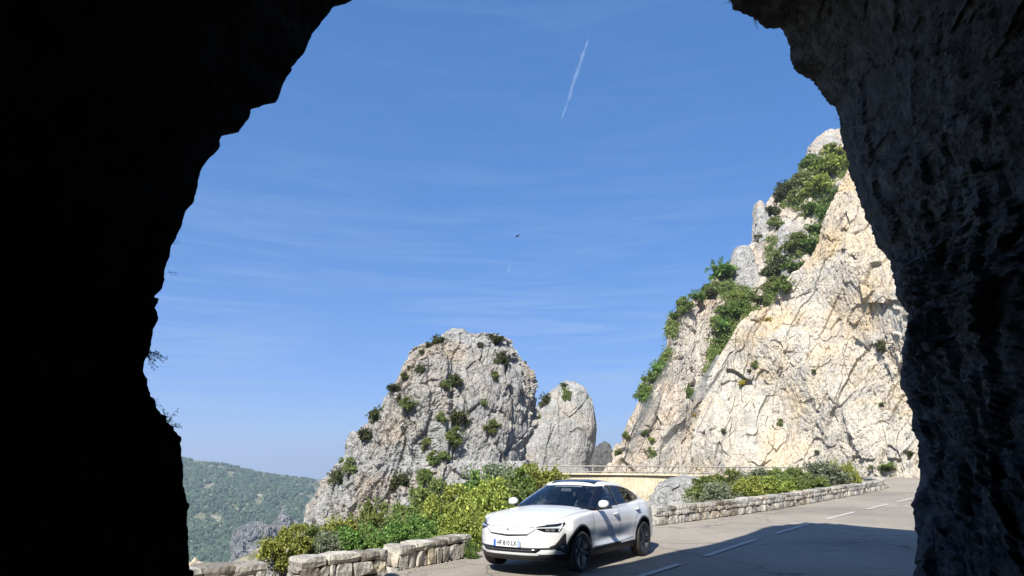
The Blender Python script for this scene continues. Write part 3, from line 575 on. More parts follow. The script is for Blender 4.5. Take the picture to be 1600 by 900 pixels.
onrock([
 ('fdark', 853, 626, 10, 'dark shrub on the upper left edge of the rock tooth', 1.3), ('fmid', 836, 655, 11, 'olive shrub low on the left edge of the rock tooth', 1.1), ('fmid', 884, 618, 9, 'shrub in the notch just below the tip of the rock tooth', 1.3), ('fdark', 881, 603, 6, 'small shrub right on the tip of the rock tooth')],
 ['rock_outcrop.001'], 'shrubs on the free-standing rocks', 'shrub', 'shrub')
BN = ['mountainside', 'cliff']
onrock([
 ('fyellow', 1290, 270, 30, 'big yellow green tree crown beside the cave edge near the summit'), ('fmid', 1268, 262, 22, 'olive bush left of the big yellow green crown near the summit'), ('fgreen', 1262, 246, 12, 'dark green bush on the skyline below the summit crag'),
 ('fyellow', 1305, 246, 22, 'yellow green bush directly below the summit crag'), ('fyellow', 1278, 300, 26, 'yellow green crown lower down beside the cave edge'), ('fmid', 1250, 288, 18, 'olive bush on the upper skyline halfway to the summit'),
 ('fdark', 1222, 296, 14, 'grey green round bush on the upper skyline'), ('fdark', 1218, 310, 14, 'dark bush just below the round one on the upper skyline'), ('fmid', 1244, 312, 15, 'olive bush above the small pale outcrop'), ('fgreen', 1262, 330, 20, 'green bush right of the small pale outcrop'),
 ('fmid', 1300, 308, 18, 'olive bush at the top edge of the cream cliff'), ('fgreen', 1286, 334, 16, 'green bush following the upper edge of the cream cliff'), ('fdark', 1204, 332, 13, 'dark bush on the skyline ledge above the grey crag'), ('fmid', 1210, 352, 13, 'olive bush between skyline ledge and small outcrop'),
 ('fgreen', 1272, 362, 18, 'green bush above the bend in the cream cliff edge'), ('fmid', 1240, 388, 22, 'wide olive bush below the small pale outcrop'), ('fgreen', 1262, 386, 20, 'fresh green bush along the cream cliff edge'), ('fdark', 1186, 375, 10, 'small dark bush beside the top of the rounded grey crag'),
 ('fmid', 1222, 400, 14, 'olive crown right of the rounded grey crag'), ('fdark', 1214, 422, 22, 'large dark olive tree crown in the middle of the slope'), ('fgreen', 1240, 420, 20, 'green bush between the large dark crown and the cliff edge'), ('fmid', 1206, 448, 15, 'olive bush at the foot of the large dark crown'),
 ('fmid', 1224, 446, 16, 'green bush on the cliff edge below the large dark crown'), ('fgreen', 1126, 428, 24, 'green tree crown on the lower skyline left of the rounded grey crag'), ('fmid', 1134, 452, 11, 'olive bush right of the skyline tree crown'), ('fdark', 1108, 438, 14, 'dark bush on the left side of the skyline tree crown'),
 ('fgreen', 1088, 458, 15, 'green bush on the lower skyline'), ('fmid', 1068, 470, 14, 'olive bush above the pinkish rock face'), ('fgreen', 1054, 486, 10, 'green bush at the left top corner of the pinkish rock face'), ('fmid', 1108, 458, 14, 'olive bush in the row above the pinkish rock face'),
 ('fyellow', 1148, 466, 13, 'yellow green bush below the rounded grey crag'), ('fmid', 1174, 470, 13, 'olive bush right of the yellow green one below the crag'), ('fdark', 1186, 472, 14, 'dark bush over the left shoulder of the cream cliff'), ('fgreen', 1160, 480, 16, 'green bush at the head of the gully'),
 ('fgreen', 1140, 490, 20, 'thick green bush at the top of the gully between the rock faces'), ('fgreen', 1128, 512, 18, 'thick green bush in the upper part of the gully'), ('fgreen', 1122, 534, 13, 'green bush halfway down the gully'), ('fmid', 1112, 562, 10, 'olive bush low in the gully'), ('fmid', 1106, 580, 9, 'thin olive bush at the bottom end of the gully'),
 ('fgreen', 1028, 560, 13, 'dark green bush on the lower left skyline of the mountainside', 1.2), ('fgreen', 1016, 584, 14, 'green bush below it on the lower left skyline'), ('fmid', 1002, 600, 11, 'olive bush further down the left skyline'), ('fgreen', 994, 612, 9, 'small green bush near the bottom of the left skyline', 1.4),
 ('fyellow', 1022, 590, 5, 'tiny yellow flowering tuft on the lower left skyline'), ('fmid', 1074, 614, 11, 'single round bush in the middle of the netted rock face', 1.2), ('fgold', 1083, 648, 4, 'tiny golden tuft on the netted rock face'), ('fmid', 1005, 676, 8, 'flat yellow green tuft low on the netted face', .6), ('fyellow', 1017, 687, 6, 'small round tuft low on the netted face', .7),
 ('fmid', 1018, 710, 9, 'green tuft at the foot of the netted face', 1.3), ('fmid', 978, 682, 7, 'olive tuft on the lower left edge of the mountainside'), ('fmid', 966, 706, 6, 'low tuft at the very foot of the left edge')],
 BN, 'scrub on the mountainside', 'bush', 'bush')
onrock([
 ('fgold', 1159, 599, 7, 'golden tuft on the left part of the cream cliff', .7), ('fmid', 1180, 571, 6, 'olive tuft above the golden one on the cream cliff', 1.2), ('fdark', 1171, 580, 4, 'tiny dark tuft left of the olive one on the cream cliff'), ('fgold', 1200, 500, 6, 'yellow flowering tuft on the left shoulder of the cream cliff'),
 ('fdark', 1376, 542, 9, 'dark upright shrub high on the right part of the cream cliff', 1.4), ('fdark', 1271, 580, 4, 'tiny dark tuft in the middle of the cream cliff'), ('fmid', 1219, 662, 5, 'small olive tuft low on the cream cliff', 1.3), ('fdark', 1130, 673, 4, 'tiny dark tuft at the lower left of the cream cliff'),
 ('fdark', 1420, 710, 7, 'grey shrub at the lower right of the cream cliff beside the cave edge'), ('fmid', 1384, 729, 12, 'flat tuft at the foot of the cream cliff by the road', .5), ('fmid', 1362, 731, 7, 'small tuft left of the flat one at the cliff foot by the road', .5), ('fdark', 1276, 706, 4, 'tiny tuft above the island bushes'), ('fdark', 1377, 632, 4, 'tiny dark tuft right of centre in the cream cliff')],
 ['cliff'], 'tufts on the cream cliff', 'shrub', 'shrub')
# continuous low scrub on the mountainside between the single bushes: reads as one mass
V, F = crown(60, .5, 3); rg = np.random.RandomState(8)
mv = np.array([v.co[:] for v in cliffB.data.vertices]); a_ = mv[:, 0]/mv[:, 1]; e_ = (mv[:, 2]-CAM_H)/mv[:, 1]
polyS = [(1000, 600), (1035, 552), (1046, 500), (1050, 478), (1110, 440), (1150, 400), (1195, 330), (1225, 285), (1270, 235), (1345, 200), (1345, 300), (1300, 330), (1275, 395), (1240, 445), (1215, 480), (1165, 500), (1140, 545), (1112, 590), (1100, 585), (1112, 500), (1130, 470), (1110, 462), (1060, 492), (1046, 560), (1020, 600), (996, 650)]
pp = np.array([pix(*q) for q in polyS]); sel = inside(np.stack([a_, e_], 1), pp) & (fbm(mv/3.0, 3) > -.02) & (mv[:, 1] < 130)
for bx in ((1146, 1196, 368, 450), (1220, 1266, 334, 380), (1268, 1334, 196, 240), (1184, 1212, 296, 372)):
    p0 = pix(bx[0], bx[3]); p1 = pix(bx[1], bx[2]); sel &= ~((a_ > p0[0]) & (a_ < p1[0]) & (e_ > p0[1]) & (e_ < p1[1]))
pts = mv[sel]; pts = pts[rg.choice(len(pts), min(2300, len(pts)), replace=False)]
Vs = []; Fs = []; o_ = 0
for p in pts:
    n = 46; r = rg.uniform(.35, .95); d = rg.normal(size=(n, 3)); d /= np.linalg.norm(d, axis=1)[:, None]; q = p+np.array([0, -.15, .1])+d*r*rg.uniform(.5, 1, (n, 1))*np.array([1, 1, .7])
    a = rg.normal(size=(n, 3)); a /= np.linalg.norm(a, axis=1)[:, None]; b = np.cross(a, rg.normal(size=(n, 3))); b /= np.linalg.norm(b, axis=1)[:, None]
    Vs.append(np.stack([q-a*.12, q+b*.07, q+a*.12, q-b*.07], 1).reshape(-1, 3)); Fs.append((np.arange(n)*4)[:, None]+np.arange(4)+o_); o_ += 4*n
mobj('scrub', np.concatenate(Vs), np.concatenate(Fs), M['mid'], kind='stuff', label='low green scrub filling the slope between the crags above the cream cliff', cat='scrub', smooth=False)
# grasses on the verges and in the ravine
vx = rg.uniform(-14, 24, 9000); vy = rg.uniform(8, 50, 9000); Pv = np.stack([vx, vy], 1); dL, _ = segdist(Pv, Lc); ok = ~inside(Pv, rp_poly) & (dL < 9) & (dL > .35) & (vx < 22); Pv = Pv[ok]; zz = terrain(Pv)
Vs = []; Fs = []; o_ = 0
for (x, y), z in zip(Pv, zz):
    n = 9; h = rg.uniform(.06, .28, n); dx = rg.normal(size=(n, 2))*.09; lean = rg.normal(size=(n, 2))*.06
    b0 = np.c_[x+dx[:, 0], y+dx[:, 1], np.full(n, z-.03)]; w = rg.normal(size=(n, 2)); w /= np.linalg.norm(w, axis=1)[:, None]; w = np.c_[w*.012, np.zeros(n)]
    Vs.append(np.stack([b0-w, b0+w, b0+np.c_[lean, h]], 1).reshape(-1, 3)); Fs.append((np.arange(n)*3)[:, None]+np.arange(3)+o_); o_ += 3*n
mobj('grass', np.concatenate(Vs), np.concatenate(Fs), M['yellow'], kind='stuff', label='dry tufted grass on the verges and the slope behind the parapets', cat='grass', smooth=False)
tg = MB(); rq = random.Random(12)
c_ = []
for i in range(5200):
    x0 = rq.uniform(1075, 1335); D0 = 24.5+(x0-1075)/260*9.5+rq.uniform(-.5, 2.5); c_.append((pix(x0, 745)[0]*D0, D0))
c_ = np.array(c_); dd_ = segdist(c_, Lc)[0]; c_ = c_[(dd_ > .35) & ~inside(c_, rp_poly)]; zt_ = terrain(c_)
for (bx, by), z0 in zip(c_, zt_):
    z0 = float(z0); h = rq.uniform(.3, .95)+max(0, -z0+float(rz(0, by)))*.6; lx, ly = rq.gauss(0, .14), rq.gauss(0, .14); w = .011
    tg.add([(bx-w, by, z0), (bx+w, by, z0), (bx+lx*.4+w*.7, by+ly*.4, z0+h*.6), (bx+lx*.4-w*.7, by+ly*.4, z0+h*.6), (bx+lx, by+ly, z0+h)], [(0, 1, 2, 3), (3, 2, 4)])
tg.build('tall_grass', M['grey'], kind='stuff', label='thin tall grass between the bushes inside the bend', cat='grass')
# small plants hanging from the rim of the cave, black against the sky
def twig_plant(x, y, D, dirs, size, label, seed):
    r = random.Random(seed); c = at(x, y, D); b = MB(); lf = MB(); e = empty('hanging_plant', c, label=label, cat='plant', group='plants on the cave rim')
    for i in range(dirs[1]):
        d = Vector((dirs[0][0]+r.uniform(-.5, .5), r.uniform(-.4, .4), dirs[0][1]+r.uniform(-.5, .5))).normalized(); p = Vector((0, 0, 0)); pts = [p.copy()]
        L2 = size*r.uniform(.5, 1)
        for j in range(6):
            d = (d+Vector((r.uniform(-.25, .25), r.uniform(-.25, .25), r.uniform(-.3, .2)))).normalized(); p = p+d*L2/6; pts.append(p.copy())
            for k in range(3):
                a = Vector((r.gauss(0, 1), r.gauss(0, 1), r.gauss(0, 1))).normalized(); w = a.orthogonal().normalized(); s = size*.07*r.uniform(.6, 1.3); o = p+Vector((r.gauss(0, 1), r.gauss(0, 1), r.gauss(0, 1)))*size*.035
                lf.add([o, o+a*s*.5+w*s*.3, o+a*s, o+a*s*.5-w*s*.3], [(0, 1, 2, 3)])
        b.tube(pts, size*.008, 4)
    b.build('stem', M['bark'], e); lf.build('foliage', M['shade'], e)
twig_plant(226, 550, 4.5, ((.9, -.25), 12), .17, 'bushy plant hanging off the left cave wall at mid height', 1)
twig_plant(258, 668, 4.5, ((.3, .7), 12), .16, 'leafy plant growing up from the ledge on the left cave wall', 2)
twig_plant(232, 645, 4.5, ((.1, .9), 7), .11, 'thin sprig above the ledge on the left cave wall', 3)
twig_plant(264, 425, 4.6, ((.6, -.2), 3), .08, 'tiny sprig on the left cave wall below the overhang', 4)
twig_plant(266, 378, 4.6, ((.4, .0), 3), .07, 'tiny drooping sprig on the left cave wall above the other', 5)
twig_plant(1180, 26, 10, ((.1, -.7), 9), .26, 'dark leafy plant hanging from the cave roof near the top right', 6)
twig_plant(1142, 4, 9.7, ((-.5, .0), 6), .18, 'small sprig on the roof edge at the very top of the view', 7)
twig_plant(1312, 186, 11.2, ((-.7, .1), 4), .12, 'tiny sprig on the right cave edge beside the summit crag', 8)

gp = MB(); rr_ = random.Random(4)
for i in range(2600):
    k = rr_.randint(60, 330); k2 = min(k+1, 419); p = Lc[k]; q = Rc[k]; dd = (q-p)/np.linalg.norm(q-p); o = abs(rr_.gauss(0, .28))+.02; x, y = p+dd*o+np.array([rr_.uniform(-.15, .15), rr_.uniform(-.2, .2)])
    if y > 52: continue
    r = rr_.uniform(.008, .03); z = float(rz(0, y))+.008; a = rr_.uniform(0, 3)
    v = [Vector((math.cos(a+1.57*j)*r*rr_.uniform(.7, 1.3), math.sin(a+1.57*j)*r*rr_.uniform(.7, 1.3), 0))+Vector((x, y, z)) for j in range(4)]+[Vector((x+rr_.uniform(-.3, .3)*r, y, z+r*rr_.uniform(.6, 1.1)))]
    gp.add(v, [(0, 1, 4), (1, 2, 4), (2, 3, 4), (3, 0, 4)])
gp.build('gravel', M['spire'], kind='stuff', label='loose gravel and chips along the road edge below the parapets', cat='gravel')
# ---------------------------------------------------------------- stone parapets
m = rockmat('parapet_stone', (.52, .495, .44), (.35, .335, .30), (.46, .39, .29), .35, .0, .03, .3, True)
t = NT(m); M['stone'] = m
_g = m.node_tree.nodes.new('ShaderNodeNewGeometry'); bc = m.node_tree.nodes['Principled BSDF'].inputs['Base Color']; src = bc.links[0].from_socket
rv = t.ramp(_g.outputs['Random Per Island'], [(0, (.36, .33, .31)), (.22, (.62, .60, .58)), (.45, (.88, .87, .86)), (.75, (1, 1, 1)), (.95, (1.1, 1.08, 1.02)), (1, (1.2, 1.06, .84))])
m.node_tree.links.new(t.mix(1, src, rv, 'MULTIPLY'), bc)
M['mortar'] = mat('mortar', (.09, .08, .065), .95)
M['stone_dark'] = m
def stone(bm_, c, h, rot, r, ch=.3):
    """one rough block: a box with chamfered, jittered corners"""
    v = []
    nx = 3
    pts = [(a, b, d) for a in (-1, 0, 1) for b in (-1, 0, 1) for d in (-1, 0, 1) if (a, b, d) != (0, 0, 0)]
    idx = {}
    for p in pts:
        k = sum(abs(q) for q in p); s = {1: 1.03, 2: .97, 3: .90}[k]
        q = Vector((p[0]*h[0]*s, p[1]*h[1]*s, p[2]*h[2]*s))+Vector([r.uniform(-1, 1)*.17*min(h) for _ in range(3)])
        idx[p] = len(v); v.append(rot @ q+Vector(c))
    f = []
    for ax in range(3):
        for sg in (-1, 1):
            o = [k for k in range(3) if k != ax]
            for i in (-1, 0):
                for j in (-1, 0):
                    quad = []
                    for di, dj in ((0, 0), (1, 0), (1, 1), (0, 1)):
                        p = [0, 0, 0]; p[ax] = sg; p[o[0]] = i+di; p[o[1]] = j+dj; quad.append(idx[tuple(p)])
                    f.append(tuple(quad))
    bm_.add(v, f)
def parapet(path, height, thick, label, seed, hvar=.03, sink=.08, group='stone parapets beside the road', coping=True):
    r = random.Random(seed); P = resample([(x, y) for x, y in path], 200); d = np.r_[0, np.cumsum(np.linalg.norm(np.diff(P, axis=0), axis=1))]; Lw = d[-1]
    def pt(s): return np.array([np.interp(s, d, P[:, 0]), np.interp(s, d, P[:, 1])])
    e = empty('stone_parapet', (*pt(Lw/2), float(rz(0, pt(Lw/2)[1]))), label=label, cat='parapet', group=group); inv = Matrix.Translation(-e.location)
    core = MB(); cs = np.linspace(.03, Lw-.03, max(3, int(Lw/.5)))
    st = MB(); cp = MB()
    def frame(s):
        p = pt(s); q = pt(min(s+.05, Lw))-pt(max(s-.05, 0)); q /= np.linalg.norm(q); return p, Vector((q[0], q[1], 0)), Vector((-q[1], q[0], 0)), float(rz(0, p[1]))
    cv = []
    for s in cs:
        p, tg, nr, z = frame(s)
        for sg in (-1, 1):
            for zz in (-sink-.4, height-.06): cv.append(Vector((p[0], p[1], z+zz))+nr*sg*(thick/2-.05))
    cf = []
    n = len(cs)
    for i in range(n-1):
        a = 4*i; b = a+4; cf += [(a, a+1, b+1, b), (a+2, b+2, b+3, a+3), (a+1, a+3, b+3, b+1)]
    cf += [(0, 2, 3, 1), (4*n-4, 4*n-3, 4*n-1, 4*n-2)]
    core.add([v-e.location for v in cv], cf)
    for sg in (-1, 1):                                  # two faces laid in courses of uneven blocks
        zc = -sink-.12
        while zc < height-.13:
            hc = min(r.uniform(.17, .30), height-.09-zc) if height-.09-zc > .26 else height-.09-zc
            s = 0
            while s < Lw-.02:
                w = min(r.choice((r.uniform(.07, .16), r.uniform(.10, .24), r.uniform(.2, .38))), Lw-s)
                if Lw-s-w < .1: w = Lw-s
                p, tg, nr, z = frame(s+w/2); rot = Matrix((tg, nr, Vector((0, 0, 1)))).transposed() @ Matrix.Rotation(r.uniform(-.05, .05), 3, 'Z')
                dp = r.uniform(.09, .13); out = thick/2-dp+.02+r.uniform(-.035, .035)
                stone(st, Vector((p[0], p[1], z+zc+hc/2))+nr*sg*out-e.location, (w/2-.011, dp, hc/2-r.uniform(.004, .02)), rot, r); s += w
            zc += hc
    for s_end, sg in ((0, -1), (Lw, 1)):
        zc = -sink-.1
        while zc < height-.12:
            hc = r.uniform(.16, .26); hc = min(hc, height-.08-zc); p, tg, nr, z = frame(min(max(s_end, .06), Lw-.06)); k = r.choice((1, 2))
            for j in range(k):
                o = (-.5+(j+.5)/k)*(thick-.04); rot = Matrix((tg, nr, Vector((0, 0, 1)))).transposed()
                stone(st, Vector((p[0], p[1], z+zc+hc/2))+nr*o+tg*sg*(-.02)-e.location, (.11, (thick-.03)/2/k, hc/2-.005), rot, r)
            zc += hc
    s = -.02
    while s < Lw:                                       # capping stones
        w = min(r.uniform(.28, .62), Lw+.03-s); p, tg, nr, z = frame(s+w/2); rot = Matrix((tg, nr, Vector((0, 0, 1)))).transposed()
        stone(cp, Vector((p[0], p[1], z+height-.05+r.uniform(-.02, .02)))-e.location, (w/2-.004, thick/2+.015, .06+r.uniform(0, .02)), rot, r); s += w
    core.build('core', M['mortar'], e); st.build('stonework', M['stone'], e); cp.build('coping', M['stone'], e)
    return e
parapet([(-4.6, 8.6), (-4.2, 9.2), (-3.55, 9.75)], .46, .45, 'parapet piece in the deep shadow at the foot of the left cave wall', 1)
parapet([(-3.22, 10.25), (-2.75, 10.7), (-2.18, 11.3)], .42, .42, 'shorter left stone parapet piece with the rough dark face in front of the bushes', 2)
parapet([(-2.12, 12.15), (-1.6, 12.95), (-1.0, 13.9)], .40, .40, 'right stone parapet piece ending beside the front of the white car', 3)
parapet([(3.9, 19.1), (5.85, 20.75), (9.05, 23.8), (13.8, 29.0), (17.4, 33.2), (20.6, 37.3), (21.6, 40.5), (21.0, 43), (19.8, 44.5)], .45, .42, 'long pale stone parapet running from behind the car to the bend', 4)
parapet([(19.3, 46.5), (17.6, 47.2), (15.6, 47.6)], .5, .4, 'far stone parapet end returning behind the bushes inside the bend', 5)
for x, y, D in ((1392, 768, 0), (1398, 770, 0)): pass
# concrete retaining wall carrying the road beyond the ravine
mrw = mat('cream_retaining_wall', (.52, .46, .34), .9); t = NT(mrw)
c_ = t.mix(t.ramp(t.noise(1.2, 6, .7), [(.4, (0, 0, 0)), (.65, (1, 1, 1))]), (.55, .49, .36), (.44, .37, .25))
c_ = t.mix(t.ramp(t.noise(1.5, 5, .6, st=(3, 3, .3)), [(.55, (0, 0, 0)), (.7, (.8, .8, .8))]), c_, (.30, .25, .18))
vv = t.n('ShaderNodeTexVoronoi', {'Vector': t.n('ShaderNodeMapping', {0: t.co.outputs['Object'], 'Scale': (1.6, 1.6, 2.6)}).outputs[0], 'Scale': 1}, feature='DISTANCE_TO_EDGE').outputs[0]
zz_ = t.n('ShaderNodeSeparateXYZ', {0: t.co.outputs['Object']}).outputs[2]
lowm = t.ramp(t.n('ShaderNodeMapRange', {0: zz_, 'From Min': -1.2, 'From Max': -.2}).outputs[0], [(.3, (1, 1, 1)), (.7, (0, 0, 0))])
c_ = t.mix(t.mix(1, t.ramp(vv, [(0, (1, 1, 1)), (.08, (0, 0, 0))]), lowm, 'MULTIPLY'), c_, (.16, .13, .1)); t.out(c_, t.bump(t.noise(3, 6), .04))
rl = resample([(23.3, 52.0), (21.9, 54.5), (17.6, 59.6), (11.8, 65.3), (4.3, 69.4), (-5, 74.2), (-12, 78)], 160)
V = []
for i, (x, y) in enumerate(rl):
    tg = rl[min(i+1, 159)]-rl[max(i-1, 0)]; tg /= np.linalg.norm(tg); nr = np.array([-tg[1], tg[0]]); z = float(rz(0, y))
    for o, zz in ((.02, -6), (.02, .02), (-.06, .02), (-.06, .14), (.02-.4, .14), (-.38, -6)):
        V.append((x-nr[0]*-o, y-nr[1]*-o, z+zz))
V = np.array(V); 
mobj('retaining_wall', V, gridfaces(160, 6), mrw, smooth=False, label='cream concrete retaining wall under the railing on the far side of the ravine', cat='retaining wall')
# road railing
M['rail'] = mat('weathered_grey_timber', (.27, .25, .22), .8)
def railing(path, sp, hgt, label, two=True):
    P = resample(path, 300); d = np.r_[0, np.cumsum(np.linalg.norm(np.diff(P, axis=0), axis=1))]; n = int(d[-1]/sp)
    mid = P[150]; e = empty('road_railing', (mid[0], mid[1], float(rz(0, mid[1]))), label=label, cat='railing', group='road railings'); O = e.location
    def pt(s, z): x = np.interp(s, d, P[:, 0]); y = np.interp(s, d, P[:, 1]); return Vector((x, y, float(rz(0, y))+z))-O
    src = None
    for i in range(n+1):
        s = i*sp; a = pt(s, 0)
        if src is None:
            b = MB(); b.box((0, 0, hgt/2), (.055, .055, hgt/2)); b.box((0, 0, hgt+.012), (.065, .065, .012)); src = b.build('post', M['rail'], e); src.location = a
        else:
            c = src.copy(); S.collection.objects.link(c); c.parent = e; c.location = a
    for z, r_ in ((hgt-.12, .07), (hgt*.30, .05)) if two else ((hgt-.1, .06),):
        b = MB(); ss = np.arange(0, n*sp+.01, sp/2); b.tube([pt(s, z)+Vector((.0, -.075, 0)) for s in ss], r_, 6); b.build('rail', M['rail'], e)
rlp = [(p[0], p[1]) for p in rl]
railing([(23.0, 52.2), (21.7, 54.8), (17.5, 59.8), (11.8, 65.5), (4.3, 69.6), (-1, 72.4)], 1.55, .95, 'grey two bar railing along the near side of the road beyond the ravine')
railing([(6.8, 78.8), (3, 81.4), (-2, 84.6)], 2.0, .8, 'short low railing on the far side of the road in front of the rock tooth', False)
# rockfall netting held by cables on the pinkish face
M['wire'] = mat('galvanised_wire', (.36, .38, .38), .5, .6)
net = empty('rockfall_net', at(1000, 728, 84), label='grey wire rockfall net and cables draped over the pinkish rock face', cat='safety net')
def drape(p0, p1, n, off=.35, sag=.0):
    pts = []
    for i in range(n):
        f = i/(n-1); x = p0[0]+(p1[0]-p0[0])*f; y = p0[1]+(p1[1]-p0[1])*f+sag*math.sin(f*math.pi); h_ = hit(x, y, ['mountainside', 'cliff'])
        if h_: pts.append(h_[0]+Vector((0, -off, .1)))
    if len(pts) > 5:
        q = [pts[0]]+[(pts[i-1]+pts[i]*2+pts[i+1])/4 for i in range(1, len(pts)-1)]+[pts[-1]]; pts = q
    return pts
for (p0, p1) in (((1040, 500), (972, 722)), ((1105, 492), (985, 728)), ((1120, 560), (1008, 728)), ((1135, 560), (1024, 728)), ((1150, 545), (1062, 728)), ((1090, 500), (1040, 560))):
    pts = drape(p0, p1, 46)
    if len(pts) > 4:
        b = MB(); b.tube([p-net.location for p in pts], .03, 5); b.build('cable', M['wire'], net)
mesh_ = MB()
for p0, p1, q0, q1 in (((1040, 505), (975, 722), (1062, 500), (1004, 726)), ((1118, 556), (1012, 727), (1136, 560), (1040, 728))):
    A_ = drape(p0, p1, 60, .45); B_ = drape(q0, q1, 60, .45); k = min(len(A_), len(B_))
    for i in range(k-1):
        w = (B_[i]-A_[i]).length; nn = max(2, int(w/.35)); pts = [A_[i].lerp(B_[i], j/nn) for j in range(nn+1)]; nx = [A_[i+1].lerp(B_[i+1], j/nn) for j in range(nn+1)]
        for j in range(nn):
            mesh_.tube([pts[j]-net.location, nx[j+1]-net.location], .011, 3, False); mesh_.tube([pts[j+1]-net.location, nx[j]-net.location], .011, 3, False)
mesh_.build('netting', M['wire'], net)
# bird and vapour trail
b = MB(); mb_ = mat('dark_feathers', (.03, .028, .025), .8)
bird = empty('bird', at(808, 369.5, 70), R(25), label='small dark bird gliding with spread wings in the open sky', cat='bird')
b.tube([(-.20, 0, 0), (-.14, 0, .01), (-.03, 0, .02), (.08, 0, .01), (.17, 0, 0), (.27, 0, 0)], [.012, .035, .05, .04, .02, .03], 8)
for sg in (-1, 1):
    V_ = [(-.09, sg*.03, .02), (.09, sg*.03, .02), (-.10, sg*.20, .07), (.07, sg*.20, .06), (-.02, sg*.40, .09), (.08, sg*.36, .085), (.07, sg*.54, .06), (.10, sg*.50, .06)]
    b.add([(x, y, z+dz) for dz in (.008, -.008) for x, y, z in V_], [(0, 1, 3, 2), (2, 3, 5, 4), (4, 5, 7, 6), (8, 10, 11, 9), (10, 12, 13, 11), (12, 14, 15, 13), (1, 9, 11, 3), (3, 11, 13, 5), (5, 13, 15, 7), (0, 2, 10, 8), (2, 4, 12, 10), (4, 6, 14, 12)])
o = b.build('body', mb_, bird)
mt = bpy.data.materials.new('vapour'); mt.use_nodes = True; n_ = mt.node_tree; bs = n_.nodes['Principled BSDF']; bs.inputs['Base Color'].default_value = (.9, .9, .9, 1); bs.inputs['Roughness'].default_value = 1
t = NT(mt); tcn = t.n('ShaderNodeLayerWeight', {0: .5}); ns = t.noise(.006, 4, .6)
al = t.n('ShaderNodeMath', {0: t.n('ShaderNodeMath', {0: 1.0, 1: tcn.outputs['Facing']}, operation='SUBTRACT').outputs[0], 1: t.ramp(ns, [(.30, (.015, .015, .015)), (.65, (.065, .065, .065))])}, operation='MULTIPLY'); n_.links.new(al.outputs[0], bs.inputs['Alpha'])
def trail(p0, p1, D, w, label):
    a = at(*p0, D); c = at(*p1, D); pts = [a.lerp(c, i/40)+Vector((random.gauss(0, w*.25), 0, random.gauss(0, w*.15))) for i in range(41)]
    b = MB(); b.tube([p-a for p in pts], [w*(.12+1.0*math.sin(math.pi*min(1, .08+.9*i/40))**.8) for i in range(41)], 10); o = b.build('vapour_trail', mt, None, True, label=label, cat='vapour trail'); o.location = a
trail((919, 62), (877, 188), 9000, 32, 'short white vapour trail high in the sky above the car')
trail((797, 412), (794, 428), 9000, 12, 'tiny faint vapour trail just below the bird')
# ---------------------------------------------------------------- the white car
car = empty('parked_car', (1.176, 13.33, .02), R(236.56), label='white electric fastback car with dark glass roof parked facing the camera at the roadside', cat='car')
car.rotation_euler = (0, R(-.4), R(236.56))
M['cpaint'] = mat('white_car_paint', (.60, .60, .595), .25, 0, Coat_Weight=.6, Coat_Roughness=.06)
M['clad'] = mat('black_plastic', (.022, .023, .025), .55)
M['gloss'] = mat('gloss_black', (.008, .008, .01), .12)
M['seam'] = mat('panel_gap', (.10, .10, .10), .8)
M['tyre'] = mat('tyre_rubber', (.022, .021, .02), .75)
M['rimd'] = mat('rim_black', (.018, .018, .02), .35)
M['riml'] = mat('rim_grey', (.20, .195, .19), .45, .3)
M['chrome'] = mat('lamp_reflector', (.30, .32, .34), .2, .7)
M['lampw'] = mat('lamp_light_guide', (.38, .40, .42), .25)
M['seat'] = mat('dark_upholstery', (.035, .035, .038), .8)
M['plate'] = mat('plate_white', (.72, .73, .72), .4)
M['blue'] = mat('plate_blue', (.03, .10, .45), .4)
M['txt'] = mat('plate_black', (.015, .015, .015), .5)
def glass(name, tint, tr):
    m = bpy.data.materials.new(name); m.use_nodes = True; n = m.node_tree; n.nodes.clear(); o = n.nodes.new('ShaderNodeOutputMaterial')
    g = n.nodes.new('ShaderNodeBsdfGlossy'); g.inputs['Roughness'].default_value = .02; g.inputs[0].default_value = (1, 1, 1, 1)
    tb = n.nodes.new('ShaderNodeBsdfTransparent'); tb.inputs[0].default_value = (*tint, 1); fr = n.nodes.new('ShaderNodeFresnel'); fr.inputs[0].default_value = 1.5
    mx = n.nodes.new('ShaderNodeMixShader'); n.links.new(fr.outputs[0], mx.inputs[0]); n.links.new(tb.outputs[0], mx.inputs[1]); n.links.new(g.outputs[0], mx.inputs[2]); n.links.new(mx.outputs[0], o.inputs[0]); return m
M['glass'] = glass('clear_window_glass', (.62, .66, .68), 1); M['glassd'] = glass('dark_tinted_glass', (.10, .105, .11), 1)
M['roofg'] = mat('roof_glass', (.012, .016, .022), .04)
def ip(x, pts): return np.interp(x, [p[0] for p in pts], [p[1] for p in pts])
def sst(a, b, x): t = np.clip((x-a)/(b-a), 0, 1); return t*t*(3-2*t)
